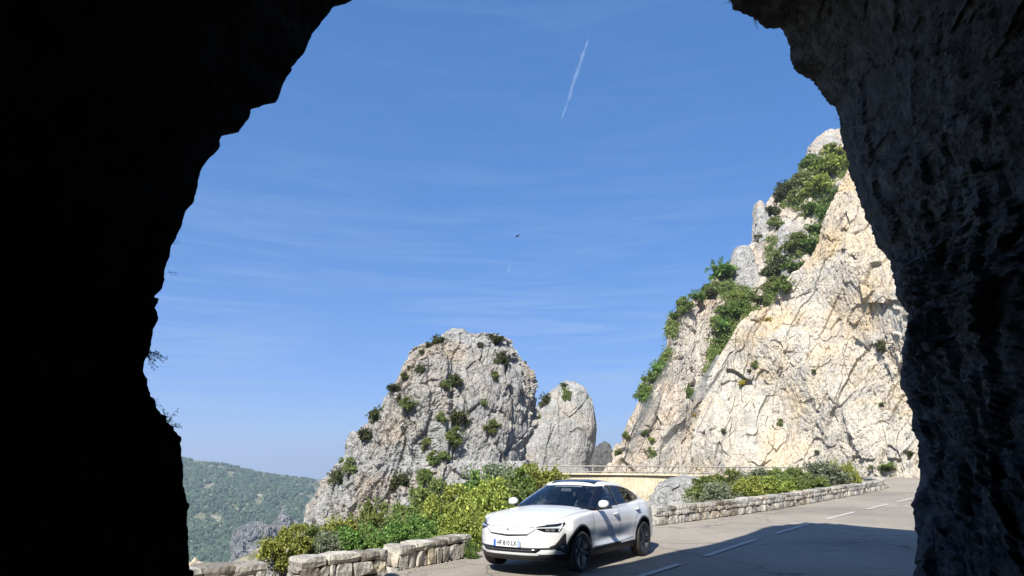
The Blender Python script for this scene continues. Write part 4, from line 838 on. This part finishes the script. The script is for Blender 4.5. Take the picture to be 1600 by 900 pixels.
def lattice(nx, ny, nz):
    """closed box surface grid with parameters u, v, w in 0..1"""
    idx = {}; P = []; F = []
    def g(i, j, k):
        if (i, j, k) not in idx: idx[(i, j, k)] = len(P); P.append((i/nx, j/ny, k/nz))
        return idx[(i, j, k)]
    for i in range(nx):
        for j in range(ny):
            F.append((g(i, j, nz), g(i+1, j, nz), g(i+1, j+1, nz), g(i, j+1, nz))); F.append((g(i, j, 0), g(i, j+1, 0), g(i+1, j+1, 0), g(i+1, j, 0)))
        for k in range(nz):
            F.append((g(i, 0, k), g(i+1, 0, k), g(i+1, 0, k+1), g(i, 0, k+1))); F.append((g(i, ny, k), g(i, ny, k+1), g(i+1, ny, k+1), g(i+1, ny, k)))
    for j in range(ny):
        for k in range(nz):
            F.append((g(nx, j, k), g(nx, j+1, k), g(nx, j+1, k+1), g(nx, j, k+1))); F.append((g(0, j, k), g(0, j, k+1), g(0, j+1, k+1), g(0, j+1, k)))
    return np.array(P), F
def smooth_mesh(V, F, it, lam=.5):
    F = np.array(F); E_ = np.concatenate([F[:, [0, 1]], F[:, [1, 2]], F[:, [2, 3]], F[:, [3, 0]]]); n = len(V)
    for _ in range(it):
        s = np.zeros_like(V); c = np.zeros(n); np.add.at(s, E_[:, 0], V[E_[:, 1]]); np.add.at(s, E_[:, 1], V[E_[:, 0]]); np.add.at(c, E_[:, 0], 1); np.add.at(c, E_[:, 1], 1)
        V = V+(s/c[:, None]-V)*lam
    return V
belt = [(-2.33, .98), (-2.15, 1.03), (-1.8, 1.06), (-1, 1.03), (0, .975), (.8, .945), (1.3, .91), (1.7, .865), (2.0, .805), (2.15, .775), (2.27, .735)]
cent = [(-2.33, 1.03), (-2.2, 1.09), (-1.9, 1.10), (-1.5, 1.06), (-1, 1.03), (0, 1.0), (.8, 1.03), (1.1, 1.008), (1.5, .955), (1.85, .89), (2.08, .835), (2.2, .80), (2.27, .765)]
plan = [(-2.33, .83), (-2.2, .86), (-1.9, .905), (-1.6, .93), (-1.2, .93), (-.8, .908), (0, .90), (.8, .905), (1.15, .925), (1.5, .93), (1.8, .915), (2.05, .875), (2.27, .82)]
zpro = [(.2, .91), (.27, .955), (.34, .985), (.45, .985), (.55, .985), (.66, 1.0), (.8, .992), (.9, .975), (1.0, .925), (1.1, .88)]
nx, ny, nz = 170, 64, 30
PB, FB = lattice(nx, ny, nz); u, v, w = PB.T
Xc = -2.33+4.60*u; vv_ = 2*v-1; av = np.abs(vv_)
zb_ = ip(Xc, [(-2.33, .30), (-2.0, .22), (-1.6, .20), (1.6, .20), (1.95, .19), (2.27, .22)])
zt_s = ip(Xc, belt); zt_c = ip(Xc, cent); zt = zt_s+(zt_c-zt_s)*(1-av**2.6)
Z = zb_+(zt-zb_)*w; zrel = zb_+(zt_s-zb_)*w
hw = ip(Xc, plan)*ip(zrel, zpro)
mid = np.exp(-((Xc-.0)/.75)**4); hw = hw-mid*.028*np.exp(-((zrel-.45)/.09)**2)+mid*.016*np.exp(-((zrel-.35)/.06)**2)
# fender swell round the wheels
for ax_ in (1.3675, -1.3675): hw = hw+.012*np.exp(-((Xc-ax_)/.42)**4)*np.exp(-((zrel-.62)/.22)**2)
Y = vv_*hw
wf = sst(1.5, 2.27, Xc); wr_ = sst(-1.5, -2.33, Xc)
X = Xc-wf*(.34*av**3.2+.04*av**2)+wf*ip(zrel, [(.19, -.12), (.26, -.03), (.34, .0), (.5, .0), (.62, -.005), (.70, -.02), (.76, -.05)])
X = X+wr_*(.20*av**3)+wr_*ip(zrel, [(.22, .14), (.34, .03), (.5, 0), (.75, .02), (.9, .01), (1.03, -.02)])
VB = smooth_mesh(np.stack([X, Y, Z], 1), FB, 2)
# cabin
nx2, ny2, nz2 = 110, 56, 26
PC, FC_ = lattice(nx2, ny2, nz2); u, v, w = PC.T; vv_ = 2*v-1; av = np.abs(vv_)
xf = .98-(.98-.10)*w**1.04; xr_ = ip(w, [(0, -2.17), (.30, -2.14), (.45, -2.03), (.6, -1.86), (.8, -1.56), (.92, -1.34), (1, -1.12)])
X = xr_+(xf-xr_)*u
uu = u; roofz = 1.475-.085*sst(.55, 1, u)**1.0*1.0-.085*sst(.5, 0, u)
roofz = ip(u, [(0, 1.375), (.10, 1.405), (.25, 1.442), (.42, 1.468), (.60, 1.478), (.75, 1.465), (.9, 1.43), (1, 1.385)])
Z = .94+w*(roofz-.94)+w**2*.0; Z = Z-w*.045*av**2.4
hw = ip(Z, [(.9, .865), (1.0, .845), (1.1, .80), (1.25, .725), (1.38, .645), (1.45, .60)])
tap = ip(X, [(-2.1, .80), (-1.7, .88), (-1.2, .955), (-.7, 1), (.5, 1), (1, .975)]); hw = hw*tap
X = X-.17*av**2.2*sst(.75, 1, u)*(1)+.14*av**2.5*sst(.25, 0, u)
Y = vv_*hw
VC = smooth_mesh(np.stack([X, Y, Z], 1), FC_, 3)
bvB = BVHTree.FromPolygons([tuple(p) for p in VB], FB); bvC = BVHTree.FromPolygons([tuple(p) for p in VC], FC_)
def cast(bvs, o, d):
    best = None
    for b in bvs:
        h_ = b.ray_cast(Vector(o), Vector(d))
        if h_[0] and (best is None or h_[3] < best[3]): best = h_
    return best
def frame_of(kind, side=1, ang=0):
    if kind == 'side': return Vector((0, -side, 0)), Vector((1, 0, 0)), Vector((0, 0, 1))
    if kind == 'front': return Vector((-1, 0, 0)), Vector((0, 1, 0)), Vector((0, 0, 1))
    if kind == 'rear': return Vector((1, 0, 0)), Vector((0, 1, 0)), Vector((0, 0, 1))
    if kind == 'top': return Vector((0, 0, -1)), Vector((1, 0, 0)), Vector((0, side, 0))
    if kind == 'corner':
        a = R(ang); d = Vector((-math.cos(a), -math.sin(a)*side, 0)); return d, Vector((-math.sin(a), math.cos(a)*side, 0)), Vector((0, 0, 1))
def project(name, fr, grid, mt, parent, bvs, off=.004, thick=.006, mask=None, smooth=True):
    """lay a patch given as a grid of (s, t) onto the body, a few millimetres proud, with its own thickness"""
    d, a, b = fr; n, m_ = grid.shape[:2]; V = np.zeros((n, m_, 3)); ok = np.ones((n, m_), bool); Nn = np.zeros((n, m_, 3))
    for i in range(n):
        for j in range(m_):
            o = a*grid[i, j, 0]+b*grid[i, j, 1]-d*4; h_ = cast(bvs, o, d)
            if not h_: ok[i, j] = False; continue
            nn = h_[1] if h_[1].dot(d) < 0 else -h_[1]; V[i, j] = h_[0][:]; Nn[i, j] = (nn*.6-d*.4)[:]
    Vt = V+Nn*off; Vb = V+Nn*(off-thick); vs = np.concatenate([Vt.reshape(-1, 3), Vb.reshape(-1, 3)]); F = []; K = n*m_
    for i in range(n-1):
        for j in range(m_-1):
            q = (i*m_+j, i*m_+j+1, (i+1)*m_+j+1, (i+1)*m_+j)
            if not (ok[i, j] and ok[i+1, j] and ok[i, j+1] and ok[i+1, j+1]): continue
            if mask is not None and not mask[i, j]: continue
            F.append(q)
            if thick > .003:
                if i == 0: F.append((q[1], q[0], q[0]+K, q[1]+K))
                if i == n-2: F.append((q[3], q[2], q[2]+K, q[3]+K))
                if j == 0: F.append((q[0], q[3], q[3]+K, q[0]+K))
                if j == m_-2: F.append((q[2], q[1], q[1]+K, q[2]+K))
    return mobj(name, vs, F, mt, parent, smooth)
def band(s, lo, hi, ns=40, nt=6):
    ss = np.linspace(s[0], s[1], ns); L_ = ip(ss, lo); H_ = ip(ss, hi); t_ = np.linspace(0, 1, nt); return np.stack([np.repeat(ss[:, None], nt, 1), L_[:, None]+(H_-L_)[:, None]*t_[None]], -1)
def line(p, q, wd, n=30):
    p = np.array(p); q = np.array(q); d = q-p; d = d/np.linalg.norm(d); nr = np.array([-d[1], d[0]]); ts = np.linspace(0, 1, n)
    c = p+(q-p)*ts[:, None]; return np.stack([c-nr*wd/2, c+nr*wd/2], 1)
def poly(pts, wd, n=14):
    out = [];
    for i in range(len(pts)-1): out += [np.array(pts[i])+(np.array(pts[i+1])-np.array(pts[i]))*t for t in np.linspace(0, 1, n, endpoint=False)]
    out.append(np.array(pts[-1])); c = np.array(out); t = np.gradient(c, axis=0); t /= np.linalg.norm(t, axis=1)[:, None]; nr = np.stack([-t[:, 1], t[:, 0]], 1); return np.stack([c-nr*wd/2, c+nr*wd/2], 1)
# ---- body with real wheel openings
body = mobj('body', VB, FB, M['cpaint'], car)
axles = (1.3675, -1.3675); WR = .345; WS = .935
cut = bmesh.new()
for ax_ in axles:
    for sg in (-1, 1):
        bmesh.ops.create_cone(cut, cap_ends=True, segments=56, radius1=.376, radius2=.376, depth=.5, matrix=Matrix.Translation((ax_, sg*.83, WR+.012)) @ Matrix.Rotation(math.pi/2, 4, 'X'))
cme = bpy.data.meshes.new('cut'); cut.to_mesh(cme); co = bpy.data.objects.new('cut', cme); S.collection.objects.link(co)
co.parent = car
mod = body.modifiers.new('b', 'BOOLEAN'); mod.operation = 'DIFFERENCE'; mod.object = co; mod.solver = 'EXACT'
dgr = bpy.context.evaluated_depsgraph_get(); nm = bpy.data.meshes.new_from_object(body.evaluated_get(dgr)); body.modifiers.clear()
bpy.data.objects.remove(co)
bm = bmesh.new(); bm.from_mesh(nm); bm.normal_update()
low = []; well = []; drop = []
for f in bm.faces:
    c = f.calc_center_median(); wl = False
    for ax_ in axles:
        rr_ = math.hypot(c.x-ax_, c.z-WR-.012)
        if rr_ < .379 and abs(c.y) < 1.0 and abs(c.y) > .55: wl = True
    if wl: well.append(f.index)
    elif c.z < .318 or (abs(c.x) < .97 and c.z < .345): low.append(f.index)
    elif -1.75 < c.x < .72 and abs(c.y) < .70 and c.z > .9 and f.normal.z > .6: drop.append(f.index)   # open under the cabin
V_ = np.array([q.co[:] for q in bm.verts]); faces = {f.index: [q.index for q in f.verts] for f in bm.faces}; bm.free()
def sub(name, ids, mt, smooth=True):
    used = sorted({i for k in ids for i in faces[k]}); mp_ = {a: i for i, a in enumerate(used)}
    return mobj(name, V_[used], [tuple(mp_[i] for i in faces[k]) for k in ids], mt, car, smooth)
rest = [k for k in faces if k not in set(low) | set(well) | set(drop)]
bpy.data.objects.remove(body); body = sub('body', rest, M['cpaint']); body.name = 'body'
for p in body.data.polygons:
    if len(p.vertices) > 4: p.use_smooth = False
sub('lower_cladding', low, M['clad'])
for ax_ in axles:
    for sg in (1, -1): sub('wheel_housing', [k for k in well if V_[faces[k]].mean(0)[0]*ax_ > 0 and V_[faces[k]].mean(0)[1]*sg > 0], M['clad'], False)
# floor of the cabin
b = MB(); b.box((-.5, 0, .60), (1.35, .70, .02)); b.build('cabin_floor', M['seat'], car)
# ---- windows: holes under the panes
dlo_b = [(-1.62, 1.105), (-1.45, 1.075), (-.9, 1.045), (-.28, 1.02), (.3, .995), (.83, .97)]
dlo_t = [(-1.62, 1.115), (-1.57, 1.155), (-1.45, 1.205), (-1.2, 1.285), (-.92, 1.335), (-.55, 1.368), (-.2, 1.375), (.05, 1.352), (.3, 1.262), (.55, 1.135), (.75, 1.025), (.83, .985)]
ws_y = .70
def ws_top(y): return 1.372-.03*(np.abs(y)/.58)**2
fc = VC[np.array(FC_)].mean(1); keepC = []
for i, c in enumerate(fc):
    x, y, z = c; fl = False
    n_ = Vector(np.cross(VC[FC_[i][2]]-VC[FC_[i][0]], VC[FC_[i][3]]-VC[FC_[i][1]])).normalized()
    if abs(n_.y) > .6 and -1.52 < x < .74 and ip(x, dlo_b)+.025 < z < ip(x, dlo_t)-.022 and not (-.36 < x < -.24): fl = True
    if n_.x > .25 and abs(n_.y) < .6 and 1.02 < z < 1.352 and abs(y) < .70-(z-1.0)*.40: fl = True
    if n_.x < -.2 and n_.z > .3 and z > 1.17 and z < 1.355 and abs(y) < .50-(z-1.1)*.3 and x < -1.0: fl = True
    if z < .96 and abs(n_.z) > .5: fl = True
    if not fl: keepC.append(FC_[i])
cc_ = [VC[list(q)].mean(0) for q in keepC]
blk = [q for q, c in zip(keepC, cc_) if c[0] > -.05 and c[2] < 1.362-.0*abs(c[1]) and c[2] > .95 and abs(c[1]) > .50 and c[2] < 1.352+.02*(c[0] > .05)]
bs_set = set(blk); mobj('roof_and_pillars', VC, [q for q in keepC if q not in bs_set], M['cpaint'], car); mobj('window_pillar', VC, blk, M['gloss'], car)
both = [bvC, bvB]
def window(name, fr, g, gm, bord, bvs=(bvC,)):
    n, m_ = g.shape[:2]; mk = np.zeros((n, m_), bool); mk[bord[0]:n-1-bord[1], bord[2]:m_-1-bord[3]] = True
    w_ = project(name, fr, g, gm, car, bvs, .005, 0, mk); s_ = project('window_surround', fr, g, M['gloss'], w_, bvs, .005, 0, ~mk); return w_
for sg in (1, -1):
    fr = frame_of('side', sg)
    window('side_window', fr, band((-.245, .815), dlo_b, dlo_t, 60, 16), M['glass'], (2, 9, 1, 1))
    window('side_window', fr, band((-1.615, -.25), dlo_b, dlo_t, 70, 16), M['glassd'], (5, 5, 1, 1))
yy = np.linspace(-1, 1, 60); rows_ = []
for f_ in np.linspace(0, 1, 26):
    hwf = .775*(1-f_)+.575*f_; zz = 1.000*(1-f_)+1.378*f_; rows_.append(np.stack([yy*hwf, np.full(60, zz)-.03*f_*yy**2-.02*(1-f_)*yy**2], 1))
g = np.array(rows_); window('windscreen', frame_of('front'), g, M['glass'], (2, 1, 2, 2))
yy = np.linspace(-1, 1, 40); g = np.array([np.stack([yy*(.58*(1-f_)+.48*f_), np.full(40, 1.145*(1-f_)+1.372*f_)], 1) for f_ in np.linspace(0, 1, 16)]); window('rear_window', frame_of('rear'), g, M['glassd'], (1, 1, 2, 2))
g = np.array([np.stack([np.full(40, x), np.linspace(-1, 1, 40)*(.50-.04*abs(x+.45))], 1) for x in np.linspace(-1.05, -.055, 50)]); project('roof_glass', frame_of('top'), g, M['roofg'], car, [bvC], .006, .006)
# black pillar between door glasses
for sg in (1, -1): project('door_pillar', frame_of('side', sg), band((-.30, -.22), dlo_b, [(-2, 1.40), (1, 1.40)] if 0 else dlo_t, 6, 14), M['gloss'], car, [bvC], .010, .006)
# ---- interior
b = MB(); b.box((.62, 0, .955), (.26, .70, .035)); b.box((.40, 0, .90), (.10, .68, .07)); b.build('dashboard', M['seat'], car)
for sy_ in (.37, -.37):
    b = MB(); rt = Matrix.Rotation(R(-14), 3, 'Y'); b.box((-.42, sy_, .86), (.06, .24, .27), rt); b.box((-.18, sy_, .66), (.26, .25, .07)); s_ = b.build('seat', M['seat'], car); s_.modifiers.new('v', 'BEVEL').width = .04
    b = MB(); b.box((-.50, sy_, 1.20), (.045, .13, .085), rt); h_ = b.build('headrest', M['seat'], s_); h_.modifiers.new('v', 'BEVEL').width = .035
b = MB(); b.box((-1.25, 0, .85), (.07, .62, .22), Matrix.Rotation(R(-18), 3, 'Y')); b.build('rear_seat', M['seat'], car)
b = MB(); b.tube([(.16+.10*0, .37, .98)], .01) if 0 else None
cs_, rt = Vector((.22, .37, .985)), Matrix.Rotation(R(-24), 3, 'Y'); b.tube([cs_+rt @ Vector((0, .18*math.cos(a), .18*math.sin(a))) for a in np.linspace(0, 2*math.pi, 29)], .016, 8); b.box(cs_, (.015, .17, .03), rt); b.box(cs_+Vector((0, 0, -.06)), (.015, .03, .08), rt); b.build('steering_wheel', mat('wheel_leather', (.06, .06, .065), .4), car)
b = MB(); b.box((.20, 0, 1.29), (.015, .11, .03)); b.build('interior_mirror', mat('mirror_shell', (.16, .17, .18), .3), car)
# ---- panel gaps, trims
for sg in (1, -1):
    fs = frame_of('side', sg)
    for nm_, pts in (('door_gap', [(.86, .36), (.865, .6), (.83, .93)]), ('door_gap', [(-.27, .36), (-.27, .7), (-.30, 1.0)]), ('door_gap', [(-.88, .45), (-.98, .72), (-1.28, .95), (-1.32, 1.03)]), ('door_gap', [(.86, .362), (-.27, .362), (-.88, .40)])):
        project(nm_, fs, poly(pts, .009), M['seam'], car, [bvB], .0025, 0)
    project('bonnet_gap', frame_of('top', sg), poly([(2.02, .60), (1.85, .70), (1.5, .765), (1.1, .79), (.82, .80)], .010, 20), M['seam'], car, [bvB], .003, 0)
    # wheel arch trims
    for ax_ in axles:
        an = np.linspace(R(-22), R(202), 60); g = np.stack([np.stack([ax_+r_*np.cos(an), WR+.012+r_*np.sin(an)], -1) for r_ in (.372, .39, .414)], 1); project('wheel_arch_trim', fs, g, M['clad'], car, [bvB], .008, .02)
    # side sill flash and door creases
    # door handles
    for hx, hz in ((-.12, .862), (-1.13, .905)):
        h_ = cast([bvB], (hx, sg*3, hz), (0, -sg, 0))[0]; b = MB()
        b.tube([(hx-.10, h_.y+sg*.006, hz), (hx-.07, h_.y+sg*.03, hz+.003), (hx+.05, h_.y+sg*.034, hz+.004), (hx+.10, h_.y+sg*.006, hz)], [.010, .017, .017, .010], 10); d_o = b.build('door_handle', M['cpaint'], car, True)
        g = band((hx-.075, hx+.085), [(hx-.075, hz-.012), (hx, hz-.03), (hx+.085, hz-.012)], [(hx-.075, hz-.008), (hx, hz+.012), (hx+.085, hz-.008)], 12, 4); project('handle_recess', fs, g, mat('handle_shadow', (.3, .3, .3), .5), d_o, [bvB], .003, 0)
    # mirror
    bmm = bmesh.new(); bmesh.ops.create_uvsphere(bmm, u_segments=28, v_segments=18, radius=1)
    for q in bmm.verts:
        x, y, z = q.co; px_ = math.copysign(abs(x)**.8, x)*(.075 if x > 0 else .04); q.co = (.60+px_*(1-.2*z)-.03*y*sg*0, sg*(.985+(.10*math.copysign(abs(y)**.85, y))), 1.065+.07*math.copysign(abs(z)**.85, z)-(.012 if z < 0 else 0)*0+.02*(y)*0)
    me = bpy.data.meshes.new('wing_mirror'); bmm.to_mesh(me); bmm.free(); me.materials.append(M['cpaint']); me.polygons.foreach_set('use_smooth', [True]*len(me.polygons)); mo_ = bpy.data.objects.new('wing_mirror', me); S.collection.objects.link(mo_); mo_.parent = car
    b = MB(); b.tube([(.60, sg*.84, .985), (.60, sg*.90, .99), (.60, sg*.99, 1.02)], [.03, .025, .035], 8); b.build('mirror_arm', M['gloss'], mo_)
    b = MB(); b.box((.555, sg*.985, 1.065), (.004, .085, .054)); b.build('mirror_glass', M['chrome'], mo_)
    # headlamp
    fc_ = frame_of('corner', sg, 40)
    hl = project('headlight', fc_, band((-1.10, -.50), [(-1.12, .738), (-1.02, .72), (-.95, .695), (-.88, .675), (-.62, .668), (-.52, .775)], [(-1.12, .746), (-1.02, .752), (-.80, .780), (-.62, .798), (-.50, .818)], 60, 10), M['gloss'], car, [bvB], .006, .012)
    project('light_guide', fc_, band((-1.05, -.56), [(-1.05, .728), (-.80, .728), (-.66, .726), (-.56, .722)], [(-1.05, .735), (-.80, .745), (-.66, .748), (-.56, .768)], 30, 3), M['lampw'], hl, [bvB], .010, .003)
    project('light_guide', fc_, band((-.64, -.545), [(-.64, .664), (-.545, .78)], [(-.64, .70), (-.545, .815)], 14, 3), M['lampw'], hl, [bvB], .010, .003)
    for s0_ in (-.86, -.77): project('lamp_lens', fc_, band((s0_, s0_+.07), [(-2, .684), (0, .684)], [(-2, .715), (0, .715)], 6, 4), M['chrome'], hl, [bvB], .009, .003)
    # corner vent
    project('bumper_vent', fc_, band((-.80, -.50), [(-.80, .428), (-.62, .385), (-.53, .335), (-.50, .335)], [(-.80, .448), (-.70, .475), (-.56, .625), (-.53, .65), (-.50, .64)], 36, 10), M['clad'], car, [bvB], .006, .01)
    project('fog_lamp', fc_, band((-.60, -.55), [(-2, .40), (0, .40)], [(-2, .45), (0, .45)], 5, 4), M['chrome'], car, [bvB], .010, .004)
    # rear lamp seen from the side
    project('rear_lamp', fs, band((-2.30, -2.16), [(-2.30, .86), (-2.16, .97)], [(-2.30, 1.0), (-2.16, 1.0)], 10, 6), M['clad'], car, [bvB], .005, .004)
ff = frame_of('front')
pn = project('front_panel', ff, band((-.47, .47), [(-.47, .70), (-.36, .635), (0, .618), (.36, .635), (.47, .70)], [(-.47, .735), (0, .745), (.47, .735)], 40, 8), M['cpaint'], car, [bvB], .008, .012)
project('panel_gap', ff, poly([(-.47, .738), (0, .748), (.47, .738)], .008, 20), M['seam'], car, [bvB], .009, 0)
project('panel_gap', ff, poly([(-.475, .735), (-.475, .70), (-.36, .630)], .007, 8), M['seam'], car, [bvB], .009, 0); project('panel_gap', ff, poly([(.475, .735), (.475, .70), (.36, .630)], .007, 8), M['seam'], car, [bvB], .009, 0)
project('air_slot', ff, band((-.37, .37), [(-.37, .622), (0, .596), (.37, .622)], [(-.37, .630), (0, .612), (.37, .630)], 36, 3), M['gloss'], car, [bvB], .009, .004)
b = MB(); hn = cast([bvB], (4, 0, .70), (-1, 0, 0))[0]
for k in range(4): b.box((hn.x+.012, 0, .70), (.003, .017, .004), Matrix.Rotation(R(45*k), 3, 'X'))
b.build('badge', M['txt'], car)
project('lower_grille', ff, band((-.72, .72), [(-.72, .405), (.72, .405)], [(-.72, .432), (.72, .432)], 50, 3), M['clad'], car, [bvB], .007, .01)
project('lower_grille', ff, band((-.56, .56), [(-.56, .395), (-.50, .355), (.50, .355), (.56, .395)], [(-.56, .405), (.56, .405)], 50, 4), M['gloss'], car, [bvB], .007, .01)
for zz in (.372, .388): project('grille_slat', ff, band((-.46, .46), [(-1, zz-.003), (1, zz-.003)], [(-1, zz+.003), (1, zz+.003)], 40, 2), M['chrome'] if zz > .38 else M['clad'], car, [bvB], .010, .002)
# number plate
hn = cast([bvB], (4, .0, .47), (-1, 0, 0))[0]; px_ = hn.x+.030
pl = MB(); pl.box((px_, 0, .487), (.008, .26, .055)); plo = pl.build('number_plate', M['plate'], car)
for sg in (-1, 1): b = MB(); b.box((px_+.0085, sg*.236, .487), (.002, .023, .053)); b.build('plate_band', M['blue'] if sg < 0 else mat('plate_blue_pale', (.25, .35, .75), .4), plo)
b = MB(); b.box((px_-.02, 0, .487), (.014, .15, .04)); b.build('plate_holder', M['clad'], plo)
tcv = bpy.data.curves.new('registration', 'FONT'); tcv.body = 'HF 810 LX'; tcv.size = .105; tcv.align_x = 'CENTER'; tcv.align_y = 'CENTER'; tcv.extrude = .001; tcv.offset = .0038
to = bpy.data.objects.new('tmp', tcv); S.collection.objects.link(to); bpy.context.view_layer.update(); tm = bpy.data.meshes.new_from_object(to.evaluated_get(bpy.context.evaluated_depsgraph_get())); bpy.data.objects.remove(to)
tm.materials.clear(); tm.materials.append(M['txt']); co_ = np.array([q.co[:] for q in tm.vertices]); wd = co_[:, 0].max()-co_[:, 0].min(); hg = co_[:, 1].max()-co_[:, 1].min()
to = bpy.data.objects.new('registration', tm); S.collection.objects.link(to); to.parent = plo; to.location = (px_+.0095, 0, .487); to.rotation_euler = (math.pi/2, 0, math.pi/2); to.scale = (.40/wd, .076/hg, 1)
# ---- wheels
def lathe(prof, n, ax=1):
    V = []; 
    for (r_, y) in prof:
        for k in range(n): a = 2*math.pi*k/n; V.append((r_*math.cos(a), y, r_*math.sin(a)))
    return V, gridfaces(len(prof), n, True).tolist()
def wheel(ax_, sg, steer=0):
    e = bpy.data.objects.new('wheel', None); S.collection.objects.link(e); e.parent = car; e.location = (ax_, sg*.825, .351*WS); e.scale = (WS, WS, WS); e.rotation_euler = (0, 0, R(steer)+(math.pi if sg < 0 else 0)); e.empty_display_size = .1
    V, F = lathe([(.262, -.11), (.30, -.122), (.335, -.116), (.348, -.095), (.351, -.05), (.346, -.047), (.351, -.044), (.351, 0), (.346, .003), (.351, .006), (.351, .05), (.348, .093), (.338, .112), (.315, .122), (.285, .119), (.266, .108), (.258, .10)], 72)
    mobj('tyre', V, F, M['tyre'], e)
    V, F = lathe([(.258, .102), (.266, .110), (.262, .114), (.250, .108), (.244, .085), (.23, .055), (.06, .045), (.0005, .045)], 72)
    rim = mobj('rim', V, F, M['rimd'], e); rm = M['riml']
    for k in range(5):
        b = MB(); a0 = R(72*k+18)
        # pale aero plate between the spokes
        pts = []
        for (rr_, da) in ((.245, -24), (.245, -12), (.245, 0), (.245, 10), (.11, 4), (.10, -20)): a = a0+R(da); pts.append((rr_*math.cos(a), rr_*math.sin(a)))
        n_ = len(pts); b.add([(x, .088 if math.hypot(x, z) > .2 else .07, z) for x, z in pts]+[(x, .05, z) for x, z in pts], [tuple(range(n_))[::-1]]+[(i, (i+1) % n_, (i+1) % n_+n_, i+n_) for i in range(n_)]); b.build('rim_plate', rm, rim)
        b = MB(); a = a0+R(30)
        pts = [(.03*math.cos(a+1.5), .03*math.sin(a+1.5)), (.248*math.cos(a+.13), .248*math.sin(a+.13)), (.248*math.cos(a-.19), .248*math.sin(a-.19)), (.035*math.cos(a-1.5), .035*math.sin(a-1.5))]
        b.add([(x, .102 if math.hypot(x, z) > .1 else .085, z) for x, z in pts]+[(x, .05, z) for x, z in pts], [(3, 2, 1, 0)]+[(i, (i+1) % 4, (i+1) % 4+4, i+4) for i in range(4)]); b.build('spoke', M['rimd'], rim)
    V, F = lathe([(.045, .06), (.045, .09), (.035, .096), (.0005, .096)], 24); mobj('hub_cap', V, F, M['rimd'], rim)
for ax_ in axles:
    for sg in (1, -1): wheel(ax_, sg)
# underbody so that no light shows through
b = MB(); b.box((0, 0, .30), (2.0, .55, .08)); b.build('underbody', M['clad'], car)
# ---------------------------------------------------------------- haze in the valley
if HAZE:
    b = MB(); b.box((0, 0, 0), (7600, 7600, 1)); V = np.array(b.v); top = 160.; V[:, 2] = np.where(V[:, 2] > 0, top, -176.5)
    hm = bpy.data.materials.new('haze_air'); hm.use_nodes = True; n = hm.node_tree; n.nodes.clear(); o = n.nodes.new('ShaderNodeOutputMaterial'); pv = n.nodes.new('ShaderNodeVolumePrincipled')
    pv.inputs['Color'].default_value = (.72, .84, 1, 1); pv.inputs['Density'].default_value = HAZE; pv.inputs['Anisotropy'].default_value = .2; n.links.new(pv.outputs[0], o.inputs['Volume'])
    mobj('haze', V, b.f, hm, smooth=False, kind='stuff', label='thin blue haze in the air over the valley', cat='haze')
